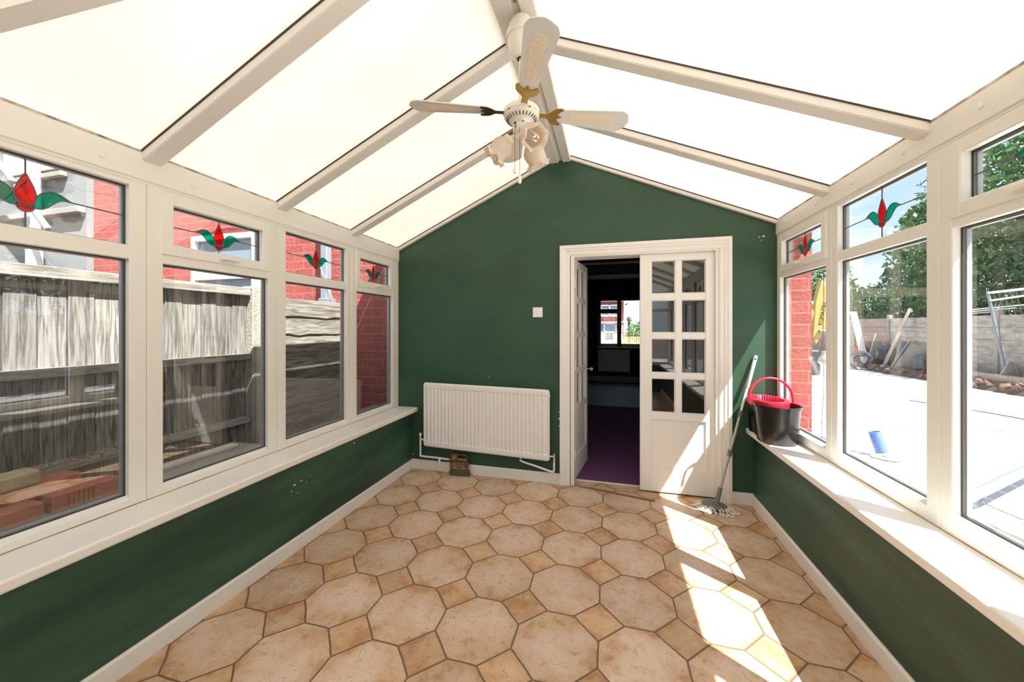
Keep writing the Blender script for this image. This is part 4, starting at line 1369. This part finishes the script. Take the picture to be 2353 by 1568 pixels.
# ------------------------------------------------------------------ outside, right: yard, wall, rubble, trees
struct('yard_slab', B(1.301, 8.65, -12, 30, -.35, ZG), SLAB)
bm = nb()
for pts in ([(3.65, 6.79), (4.49, 6.70), (5.15, 6.86), (5.70, 6.85), (8.6, 7.3)], [(6.2, 8.45), (6.37, 8.08), (6.38, 7.64), (6.6, 7.0)], [(2.0, 7.6), (3.2, 9.4), (5.0, 9.8)]):
    tube(bm, smooth_curve([(x, y, ZG + .001) for x, y in pts], 6), .007, 5)
struct('trim_11', bm, DIRT, label='cracks in the concrete yard')
bm = nb(); tube(bm, smooth_curve([(5.9, 9.2, ZG + .014), (6.3, 8.35, ZG + .014), (6.45, 7.9, ZG + .014), (6.55, 7.2, ZG + .014), (7.3, 6.4, ZG + .014)], 6), .009, 6)
tag(obj('black_hose', bm, DARKM, None, True), 'thin dark hose lying across the white concrete yard', 'hose')
# panel wall of concrete gravel boards and posts
random.seed(5)
PANM = mat('gravel_board', (.40, .375, .34), .9, noise=(3.6, .8, (.22, .165, .13), (1, 1, 2.5)), bump=(8, .5))
PANR = mat('gravel_board_red', (.27, .185, .16), .9, noise=(2.6, .7, (.36, .28, .24), (1, 1, 2.5)), bump=(8, .5))
ys = [1.0 + i * 1.86 for i in range(14)]
names = {}
post_ys = ys
for i in range(len(ys) - 1):
    a, b = ys[i], ys[i + 1]
    red = a > 15.0
    far = ['first', 'second', 'third', 'fourth', 'fifth', 'sixth', 'seventh', 'eighth', 'ninth', 'tenth', 'eleventh', 'twelfth', 'thirteenth'][i]
    wp = thing('wall_panel', ('%s concrete plank section of the yard wall, %s from its near end' % ('dark reddish' if red else 'whitish stained', far)), 'wall panel', (9.62, a, -.25), 0, 'concrete plank sections of the yard wall')
    for r_ in range(6):
        z = r_ * .318
        if z > 1.95: break
        obj('plank', B(-.02, .03, .05, 1.81, z + .003, z + .315, .006), PANR if red else PANM, wp)
for i, y in enumerate(ys):
    bm = nb(); box(bm, 9.555, 9.685, y - .05, y + .05, -.25, 1.78, .012)
    far = ['first', 'second', 'third', 'fourth', 'fifth', 'sixth', 'seventh', 'eighth', 'ninth', 'tenth', 'eleventh', 'twelfth', 'thirteenth', 'fourteenth'][i]
    tag(obj('wall_post', bm, CONC), 'square concrete post of the yard wall, %s from its near end' % far, 'post', 'posts of the yard wall')
# earth bank with rubble at the foot of the wall
bm = nb()
n1_, n2_ = 90, 10
random.seed(9)
g = []
for i in range(n1_):
    y = 0 + i * .3; row = []
    for j in range(n2_):
        x = 8.60 + j * .098
        z = ZG - .02 + (.0 if j == 0 else .10 + .10 * math.sin(j * .5) + random.uniform(-.05, .06))
        row.append(bm.verts.new((x + random.uniform(-.03, .03), y + random.uniform(-.08, .08), z)))
    g.append(row)
for i in range(n1_ - 1):
    for j in range(n2_ - 1):
        bm.faces.new((g[i][j], g[i][j + 1], g[i + 1][j + 1], g[i + 1][j]))
tag(obj('soil_bank', bm, DIRT), 'brown soil bank along the foot of the yard wall', 'soil', kind='stuff')
def rock(bm, x, y, z, r):
    res = bmesh.ops.create_icosphere(bm, subdivisions=1, radius=r, matrix=Matrix.Translation((x, y, z)) @ Euler((random.random() * 6, random.random() * 6, 0)).to_matrix().to_4x4() @ Matrix.Diagonal((1, random.uniform(.6, 1), random.uniform(.45, .8), 1)))
    for v in res['verts']: v.co += Vector([random.uniform(-.22, .22) * r for _ in range(3)])
bm = nb()
for i in range(260):
    rock(bm, random.uniform(8.66, 8.92), random.uniform(8.5, 16), random.uniform(-.12, .06), random.uniform(.03, .11))
tag(obj('rubble', bm, mat('rubble_mix', (.13, .10, .08), .95, noise=(3, .9, (.20, .10, .06)), bump=(10, .6))), 'broken stones and brick rubble heaped before the yard wall', 'rubble', kind='stuff')
tag(obj('timber_baulk', B(8.98, 9.2, 8.6, 13.3, .03, .20, .01), PLANK), 'long timber baulk lying along the foot of the wall', 'timber')
def plank_between(p, q, w, t, name, label, m, cat='plank', group=None, roll=0):
    p, q = Vector(p), Vector(q)
    M_, L_ = frame_of(p, q)
    bm = nb(); box(bm, -w / 2, w / 2, -t / 2, t / 2, 0, L_, .004, M_ @ Matrix.Rotation(roll, 4, 'Z'))
    return tag(obj(name, bm, m), label, cat, group)
plank_between((9.0, 15.98, -.08), (9.42, 17.50, 1.95), .20, .04, 'plank', 'broad white board leaning behind the tyre', WPLANK)
plank_between((9.0, 15.78, -.05), (9.42, 16.05, 1.08), .28, .04, 'plank', 'short wide brown plank leaning just right of the white board', PLANK, roll=1.2)
plank_between((8.9, 15.02, -.08), (9.50, 14.80, 1.95), .085, .07, 'leaning_timber', 'tallest leaning timber, rising above the wall', PLANK)
plank_between((8.9, 14.75, -.08), (9.48, 14.72, .98), .045, .03, 'batten', 'thin batten leaning below the tallest timber', PLANK)
# tyre
ty = thing('tyre', 'black car tyre lying against the scrap timber', 'tyre', (8.60, 15.60, .17), 0)
bm = nb()
Mt = Euler((math.radians(62), 0, math.radians(-40))).to_matrix().to_4x4()
n = 40
prof = [(.19, -.07), (.24, -.095), (.31, -.095), (.345, -.07), (.35, 0), (.345, .07), (.31, .095), (.24, .095), (.19, .07), (.185, 0)]
Rg = []
for j in range(n):
    a = 2 * PI * j / n
    Rg.append([bm.verts.new(Mt @ Vector((r * math.cos(a), r * math.sin(a), z))) for r, z in prof])
for j in range(n):
    for k_ in range(len(prof)):
        bm.faces.new((Rg[j][k_], Rg[(j + 1) % n][k_], Rg[(j + 1) % n][(k_ + 1) % len(prof)], Rg[j][(k_ + 1) % len(prof)]))
obj('tread', bm, RUB, ty, True)
bm = nb(); tube(bm, [Mt @ Vector((.195 * math.cos(2 * PI * j / 30), .195 * math.sin(2 * PI * j / 30), .078)) for j in range(30)], .009, 6, closed=True)
obj('rim_bead', bm, GALV, ty, True)
# slabs, bags
def lump(name, loc, dims, m, label, cat, seed):
    random.seed(seed)
    bm = nb(); bmesh.ops.create_icosphere(bm, subdivisions=3, radius=1)
    for v in bm.verts:
        c_ = v.co.copy()
        f = 1 + .14 * math.sin(c_.x * 5 + seed) * math.cos(c_.y * 4.3 + seed) + .09 * math.sin(c_.z * 9 + seed * 2) + random.uniform(-.03, .03)
        v.co = Vector((c_.x * dims[0], c_.y * dims[1], max(c_.z, -.5) * dims[2])) * f
    o = obj(name, bm, m); o.location = loc
    return tag(o, label, cat)
lump('rubbish_bag', (9.22, 15.36, .25), (.26, .34, .50), mat('black_sack', (.02, .02, .022), .3, bump=(9, .9)), 'black rubbish sack heaped behind the leaning planks', 'bag', 4)
lump('rubbish_bag', (9.25, 13.95, .18), (.2, .22, .36), mat('grey_sack', (.09, .10, .10), .5, bump=(9, .9)), 'small dark grey sack against the pale wall', 'bag', 8)
lump('brick_heap', (9.30, 16.75, .33), (.20, .28, .42), mat('red_heap', (.36, .12, .07), .9, noise=(6, .8, (.20, .09, .06)), bump=(8, 1)), 'reddish brick heap behind the white board', 'heap', 2)
plank_between((9.2, 14.75, -.05), (9.5, 14.85, .85), .42, .05, 'paving_slab', 'bluish slab leaning on the wall behind the batten', mat('slate_slab', (.26, .28, .31), .8), 'slab', roll=1.3)
plank_between((9.1, 14.3, -.05), (9.45, 14.15, .72), .62, .05, 'paving_slab', 'brown-grey slab leaning beside the small grey sack', CONC, 'slab', roll=1.45)
plank_between((9.2, 11.45, .02), (9.42, 11.45, .45), .38, .04, 'paving_slab', 'pale slab leaning at the foot of the wire frame', CONC, 'slab', roll=1.57)
# sheet of polythene at the tyre
def sheet(name, cx, cy, z, lx, ly, m, label, seed, amp=.03):
    random.seed(seed)
    bm = nb(); N = 16
    g = [[bm.verts.new((cx + (i / N - .5) * lx + random.uniform(-.01, .01), cy + (j / N - .5) * ly + random.uniform(-.01, .01), z + abs(random.gauss(0, amp)) )) for j in range(N + 1)] for i in range(N + 1)]
    for i in range(N):
        for j in range(N):
            if (i in (0, N - 1) or j in (0, N - 1)) and random.random() < .5: continue
            bm.faces.new((g[i][j], g[i + 1][j], g[i + 1][j + 1], g[i][j + 1]))
    o = obj(name, bm, m)
    return tag(o, label, 'plastic sheet')
sheet('plastic_sheet', 8.62, 15.85, ZG + .01, .5, 1.1, mat('foil_sheet', (.62, .68, .74), .25), 'crumpled silvery plastic at the edge of the slab below the timbers', 3, .05)
s1 = sheet('plastic_sheet', 2.05, 4.6, ZG + .01, 1.45, 4.6, mat('dull_sheet', (.10, .12, .13), .35, noise=(3, .8, (.22, .25, .26))), 'long crumpled grey-blue plastic along the foot of the right windows', 5, .04)
s2 = sheet('plastic_sheet', 2.60, 3.75, ZG + .01, .7, 1.2, PSHEET, 'crumpled clear polythene under the fallen wire panel', 6, .04)
lump('gravel_patch', (3.06, 5.09, ZG), (.13, .11, .06), mat('grey_rubble', (.30, .29, .27), .95, bump=(12, 1)), 'grey clods round the foot of the blue duct', 'rubble', 12)
bm = nb()
M_, L_ = frame_of(Vector((3.06, 5.15, ZG)), Vector((3.00, 5.19, ZG + .28)))
n = 22; prof = [(.055, 0)]
for i in range(14):
    z = L_ * (i + .5) / 14; prof += [(.055, z - .006), (.060, z), (.055, z + .006)]
prof += [(.055, L_), (.049, L_), (.049, .02), (0, .02)]
lathe(bm, prof, 24, M_)
tag(obj('duct_stub', bm, BLUEP, None, True), 'blue ribbed duct standing up out of the concrete', 'pipe')
# fallen mesh barrier near the window, standing mesh barrier by the wall
hp_ = thing('mesh_barrier', 'galvanised mesh barrier lying under the right-hand window', 'barrier', (0, 0, 0))
A_ = Vector((2.20, 3.13, .12)); B_ = Vector((4.6, 5.07, .12)); dn = Vector((.50, -.62, -.09))
bm = nb(); tube(bm, [A_, B_], .036, 14); obj('rail', bm, GALV, hp_, True)
bm = nb(); tube(bm, [A_, A_ + dn * 2.4], .024, 12); obj('rail', bm, GALV, hp_, True)
bm = nb(); tube(bm, [A_ + dn * 2.4, B_ + dn * 2.4], .030, 12); obj('rail', bm, GALV, hp_, True)
bm = nb(); tube(bm, [B_, B_ + dn * 2.4], .024, 12); obj('rail', bm, GALV, hp_, True)
bm = nb()
ab = (B_ - A_)
for i in range(1, 15):
    tube(bm, [A_ + dn * (2.4 * i / 15), B_ + dn * (2.4 * i / 15)], .0022, 4)
for i in range(1, 12):
    tube(bm, [A_ + ab * (i / 12) + Vector((0, 0, .004)), A_ + ab * (i / 12) + dn * 2.4 + Vector((0, 0, .004))], .0022, 4)
w_ = obj('wire_mesh', bm, WIREM, hp_); 
bm = nb(); tube(bm, smooth_curve([(2.72, 3.55, .065), (2.74, 3.56, .02), (2.9, 3.3, -.01), (3.3, 3.2, .04)], 5), .003, 5); obj('tie_wire', bm, DKMET, hp_)
mb = thing('mesh_barrier', 'upright rusty-topped mesh barrier leaning against the yard wall', 'barrier', (9.3, 11.8, ZG))
P0, P1 = Vector((-.05, -.35, .02)), Vector((-.05, .16, 2.40))
bm = nb(); tube(bm, [P0, P1], .030, 10); obj('upright', bm, GALV, mb, True)
off_ = Vector((.1, -1.7, .05))
bm = nb(); tube(bm, [P0 + off_, P1 + off_], .030, 10); obj('upright', bm, GALV, mb, True)
bm = nb(); tube(bm, [P1 - Vector((0, 0, .04)), P1 + off_ - Vector((0, 0, .04))], .028, 10); obj('top_bar', bm, WPLANK, mb, True)
bm = nb(); tube(bm, [P0 + (P1 - P0) * .90, P0 + (P1 - P0) * .92 + off_ * .5, P0 + (P1 - P0) * .97 + off_], .022, 8); obj('loose_bar', bm, WPLANK, mb, True)
bm = nb()
for i in range(1, 14):
    t = i / 14; tube(bm, [P0 + off_ * t, P1 + off_ * t], .004, 4)
for t in (.12, .3, .48, .66, .80):
    tube(bm, [P0 + (P1 - P0) * t, P0 + (P1 - P0) * t + off_], .004, 4)
obj('wire_mesh', bm, WIREM, mb)
tag(obj('timber_post', B(9.42, 9.52, 10.98, 11.10, ZG, 2.15, .006), mat('rusty_timber', (.36, .20, .15), .85, noise=(4, .6, (.25, .15, .12), (3, 3, 1)))), 'reddish upright post behind the mesh barrier', 'post')
for i in range(3):
    plank_between((9.75, 13.6 - i * .1, 1.70 + i * .06), (9.82, 12.35 - i * .35, 1.76 + i * .07), .05, .03, 'batten', ['lowest pale batten resting on top of the yard wall', 'middle pale batten of the three on top of the yard wall', 'uppermost pale batten on top of the yard wall'][i], WPLANK, 'batten', 'battens on top of the yard wall')
# festoon of bulbs hanging outside
fb = thing('festoon_lights', 'string of clear bulb-shaped lights hanging outside by the brick corner', 'string lights', (1.615, 3.36, 0))
bm = nb(); tube(bm, smooth_curve([(.03, 0, 2.7), (.02, 0, 2.2), (0, .0, 1.95), (.004, 0, 1.6), (-.003, 0, 1.2), (.004, 0, .9), (-.006, .01, .5), (.02, .02, .1), (.06, .0, ZG + .02)], 5), .0022, 5)
obj('cord', bm, DARKM, fb)
BULBM = glass_mat('frosted_bulb', (.95, .97, .96), 2.6, haze=.35, hazecol=(.9, .92, .9))
bm0 = nb(); lathe(bm0, [(0, .0), (.020, .002), (.036, .014), (.042, .034), (.036, .054), (.022, .072), (.017, .09), (.017, .11), (0, .112)], 18)
bb = obj('bulb', bm0, BULBM, fb, True); bb.location = (.008, 0, 1.055)
for (x, z, rot) in ((.012, 1.68, .9), (.03, 2.14, .5)):
    c_ = bb.copy(); C.objects.link(c_); c_.location = (x, 0, z); c_.rotation_euler = (0, rot, 0)
# excavator beyond the corner
ex = thing('excavator', 'yellow excavator standing beyond the brick corner', 'excavator', (5.9, 12.4, ZG), math.radians(0))
bm = nb()
prism(bm, [(-.02, -.10, 2.85), (-.16, -.10, 2.2), (-.22, -.10, 1.25), (-.16, -.10, 1.02), (.05, -.10, 1.35), (.16, -.10, 2.1), (.22, -.10, 2.8)], (0, .2, 0))
obj('boom', bm, YEL, ex)
bm = nb(); prism(bm, [(-.72, -.25, .95), (-.56, -.25, .88), (-.42, -.25, 1.30), (-.27, -.25, 1.92), (-.33, -.25, 2.02), (-.60, -.25, 1.75)], (0, .14, 0))
obj('dipper_arm', bm, YEL, ex)
bm = nb(); tube(bm, [(-.62, -.3, 1.72), (-.34, -.3, 2.22)], .035, 10); obj('ram', bm, WHITEP, ex, True)
bm = nb(); tube(bm, [(-.10, -.14, 1.38), (.2, -.14, 1.40)], .05, 12); obj('pin', bm, GALV, ex, True)
bm = nb(); box(bm, -2.9, -.80, .4, 2.1, .45, 1.2, .05); box(bm, -2.9, -1.4, .6, 1.9, 1.2, 2.4, .06); obj('cab', bm, YEL, ex)
bm = nb(); box(bm, -2.86, -1.36, .58, 1.92, 1.35, 2.2, .02); obj('cab_glass', bm, DARKM, ex)
for y in (.25, 1.8):
    obj('track', B(-3.0, -.55, y, y + .4, .0, .45, .16, seg=3), DARKM, ex)
obj('bucket', B(-.60, -.08, -.2, .7, .12, .85, .05), DARKM, ex)
tx = bpy.data.curves.new('maker_lettering', 'FONT'); tx.body = 'KOMATSU'; tx.size = .14; tx.extrude = .002
tx.materials.append(DARKM)
to = bpy.data.objects.new('lettering_source', tx); link(to)
bpy.context.view_layer.update()
me_ = bpy.data.meshes.new_from_object(to.evaluated_get(bpy.context.evaluated_depsgraph_get()))
bpy.data.objects.remove(to)
to = bpy.data.objects.new('lettering', me_); link(to); to.parent = ex
to.location = (-.02, -.106, 1.55); to.rotation_euler = (PI / 2, -math.radians(80), 0)
# garden plants
def leaf_cloud(name, blobs, n, size, m, parent, seed):
    import numpy as np
    rs = np.random.RandomState(seed)
    blobs = np.array(blobs, float)
    vol = blobs[:, 3] * blobs[:, 4] * blobs[:, 5]
    pick = rs.choice(len(blobs), n, p=vol ** .7 / (vol ** .7).sum())
    d = rs.normal(size=(n, 3)); d /= np.linalg.norm(d, axis=1)[:, None]
    r = rs.uniform(.55, 1.04, n) ** .6
    clump = 1 + .12 * np.sin(d[:, 0] * 9 + pick) * np.sin(d[:, 1] * 8) * np.cos(d[:, 2] * 7)
    c = blobs[pick, :3] + d * (r * clump)[:, None] * blobs[pick, 3:]
    u = rs.normal(size=(n, 3)); u /= np.linalg.norm(u, axis=1)[:, None]
    v = np.cross(u, rs.normal(size=(n, 3))); v /= np.linalg.norm(v, axis=1)[:, None]
    s_ = size * rs.uniform(.6, 1.3, n)[:, None]
    V = np.stack([c - u * s_, c + v * s_ * .5, c + u * s_, c - v * s_ * .5], 1).reshape(-1, 3)
    me = bpy.data.meshes.new(name)
    me.from_pydata(V.tolist(), [], np.arange(4 * n).reshape(-1, 4).tolist())
    me.materials.append(m)
    o = bpy.data.objects.new(name, me); link(o); o.parent = parent
    return o
def tree(name, label, cat, x, y, h, blobs, n, size, m, seed, trunk=.14):
    T = thing(name, label, cat, (x, y, ZG))
    bm = nb(); tube(bm, smooth_curve([(0, 0, 0), (.08, .05, h * .25), (-.06, .02, h * .5), (.05, 0, h * .8)], 4), [trunk] * 5 + [trunk * .7] * 8, 8)
    for i in range(5):
        a = i * 1.3 + seed
        tube(bm, [(0, 0, h * .35), (math.cos(a) * h * .14, math.sin(a) * h * .14, h * .55), (math.cos(a) * h * .24, math.sin(a) * h * .24, h * .72)], [trunk * .5, trunk * .35, trunk * .15], 6)
    obj('trunk', bm, BARK, T)
    leaf_cloud('foliage', blobs, n, size, m, T, seed)
    return T
tree('tree', 'large dark green tree filling the sky behind the pale yard wall', 'tree', 14.3, 17.2, 8.5,
     [(0, 0, 5.8, 2.6, 3.3, 2.8), (.5, -2.6, 4.5, 2.2, 2.4, 2.8), (-.4, 2.4, 4.6, 2.0, 2.1, 2.4), (0, .4, 3.2, 2.4, 3.2, 1.9), (.3, 1.2, 7.6, 1.7, 1.9, 1.5), (.3, -1.8, 7.0, 1.9, 2.0, 1.8)], 15000, .13, LEAF1, 3, .2)
tree('tree', 'nearer part-dark tree seen through the window at the right edge', 'tree', 13.2, 11.2, 7,
     [(0, 0, 4.6, 2.2, 2.8, 2.4), (.2, 2.2, 3.4, 1.9, 2.0, 2.1), (.2, -2.2, 4.0, 1.9, 2.2, 2.3), (0, 0, 2.4, 2.0, 3.0, 1.5), (0, .5, 6.4, 1.8, 2.0, 1.5)], 13000, .12, LEAF3, 8, .2)
tree('tree', 'slender tree with open branches left of the large dark tree', 'tree', 14.8, 21.6, 7.5,
     [(0, 0, 6.6, 1.1, 1.2, .9), (.1, .9, 5.3, .9, 1.0, .7), (0, -.9, 5.6, 1.1, 1.2, 1.0), (0, 1.7, 4.1, .9, .9, .6), (.3, -.4, 4.2, 1.3, 1.5, 1.0), (0, -1.4, 7.6, .9, 1.0, .8)], 6000, .11, LEAF1, 5, .11)
tree('bush', 'bright green bush above the reddish end of the yard wall', 'bush', 12.0, 20.6, 2.6,
     [(0, 0, 2.1, 1.5, 2.3, 1.35), (.2, -2.0, 2.2, 1.4, 1.5, 1.2), (0, 1.7, 1.5, 1.1, 1.4, .95)], 9000, .085, LEAF2, 12, .06)
tree('bush', 'dark shrub between the bright bush and the large tree', 'bush', 12.2, 16.2, 2.6,
     [(0, 0, 1.9, 1.3, 2.0, 1.1), (0, 1.5, 2.0, 1.1, 1.2, 1.0)], 6000, .085, LEAF1, 14, .06)
tree('bush', 'low bright shrub just over the wall behind the white board', 'bush', 10.8, 20.0, 1.3,
     [(0, 0, 1.75, .6, 1.6, .5), (0, -1.6, 1.7, .5, 1.0, .4)], 2500, .05, LEAF2, 18, .04)
tree('tree', 'hazy tree far behind the excavator', 'tree', 13.0, 27.5, 6,
     [(0, 0, 4.2, 1.6, 1.8, 1.6), (0, -1.6, 3.2, 1.3, 1.5, 1.2), (0, 1.8, 3.1, 1.4, 1.6, 1.2)], 6000, .12, LEAF1, 19, .12)
tree('tree', 'broad tree behind the camera side of the yard', 'tree', 13.0, 4.0, 7,
     [(0, 0, 4.6, 2.2, 2.8, 2.4), (.2, -2.6, 3.4, 1.9, 2.0, 2.1), (0, 0, 2.4, 2.0, 3.0, 1.5)], 6000, .16, LEAF1, 28, .2)

# ------------------------------------------------------------------ street side seen through the far room's window
hs = thing('terraced_house', 'red brick house across the street with white bays, seen through the far window', 'house', (0, 45, ZG))
bm = nb(); box(bm, -9, 1.73, 0, 7, 0, 4.9); obj('wall', bm, brick_mat('street_brick', (.52, .12, .09), (.46, .10, .08), (.5, .25, .2), bw=.4, bh=.2, ms=.012), hs)
bm = nb(); prism(bm, [(-9.5, -.5, 4.75), (2.5, -.5, 4.75), (2.5, 3.5, 6.6), (-9.5, 3.5, 6.6)], (0, 0, .12)); obj('roof', bm, mat('roof_slate', (.10, .09, .09), .8), hs)
obj('eaves_board', B(-9.4, 2.3, -.52, -.42, 4.55, 4.80), WHITEP, hs)
def bay(x0, x1, z0, z1, cols, dep=-.35, mid=None):
    bm = nb(); t = .12
    for (a, b, c_, d_) in [(x0, x0 + t, z0, z1), (x1 - t, x1, z0, z1), (x0, x1, z0, z0 + t), (x0, x1, z1 - t, z1)] + [(c - t / 2, c + t / 2, z0, z1) for c in cols] + ([(x0, x1, mid - .08, mid + .08)] if mid else []):
        box(bm, a, b, dep, 0, c_, d_)
    f = obj('window', bm, WHITEP, hs)
    obj('pane', B(x0, x1, dep + .1, dep + .14, z0, z1), NGLASS, f)
bay(-.95, 1.25, 2.75, 4.15, [.1], mid=3.35)
bay(-1.3, 1.6, .75, 2.0, [-.5, .85])
obj('bay_roof', B(-1.5, 1.8, -.6, 0, 2.0, 2.15), mat('bay_lead', (.5, .35, .32), .8), hs)
obj('porch', B(-1.3, 1.6, -.35, -.05, 0, .8), WHITEP, hs)
obj('front_door', B(-.3, .55, -.42, -.34, 0, .75), mat('street_door', (.2, .2, .18), .6), hs)
bm = nb(); lathe(bm, [(0, .0), (.20, .02), (.35, .09), (.36, .10)], 20, Matrix.Translation((2.15, -.3, 3.9)) @ Matrix.Rotation(math.radians(70), 4, 'X')); tube(bm, [(1.73, 0, 3.85), (2.15, -.25, 3.9)], .03, 6)
obj('satellite_dish', bm, mat('dish_grey', (.2, .21, .23), .6), hs)
fb2 = thing('picket_fence', 'orange picket fence across the street', 'fence', (.95, 28, ZG))
for i in range(11):
    obj('picket', B(i * .13, i * .13 + .09, 0, .02, 0, .78 + .015 * i % .04), WOODB, fb2)
obj('rail', B(0, 1.45, .02, .06, .25, .32), WOODB, fb2)
pm = thing('palm_tree', 'spiky cabbage palm beside the house across the street', 'palm tree', (1.75, 34, ZG))
bm = nb(); tube(bm, [(0, 0, 0), (.05, 0, 1.3), (0, 0, 1.9)], [.14, .11, .10], 8); obj('trunk', bm, BARK, pm)
bm = nb(); random.seed(4)
for i in range(90):
    a = random.uniform(0, 2 * PI); e = random.uniform(-.5, 1.4); l = random.uniform(.5, .8)
    d_ = Vector((math.cos(a) * math.cos(e), math.sin(a) * math.cos(e), math.sin(e)))
    s_ = d_.cross(Vector((0, 0, 1))).normalized() * .03
    o_ = Vector((0, 0, 1.9))
    bm.faces.new([bm.verts.new(p) for p in (o_ + s_ * .5, o_ + d_ * l * .6 + s_, o_ + d_ * l - Vector((0, 0, .1)), o_ + d_ * l * .6 - s_, o_ - s_ * .5)])
obj('fronds', bm, LEAF2, pm)
tree('bush', 'green garden shrubs behind the orange picket fence', 'bush', 2.3, 33, 1.6, [(0, 0, 1.0, .9, .8, .75), (.6, 0, 1.4, .7, .6, .7)], 2500, .07, LEAF2, 31, .04)
struct('street', B(-20, 20, 9.6, 60, -.3, ZG - .01), mat('asphalt', (.18, .18, .18), .9))
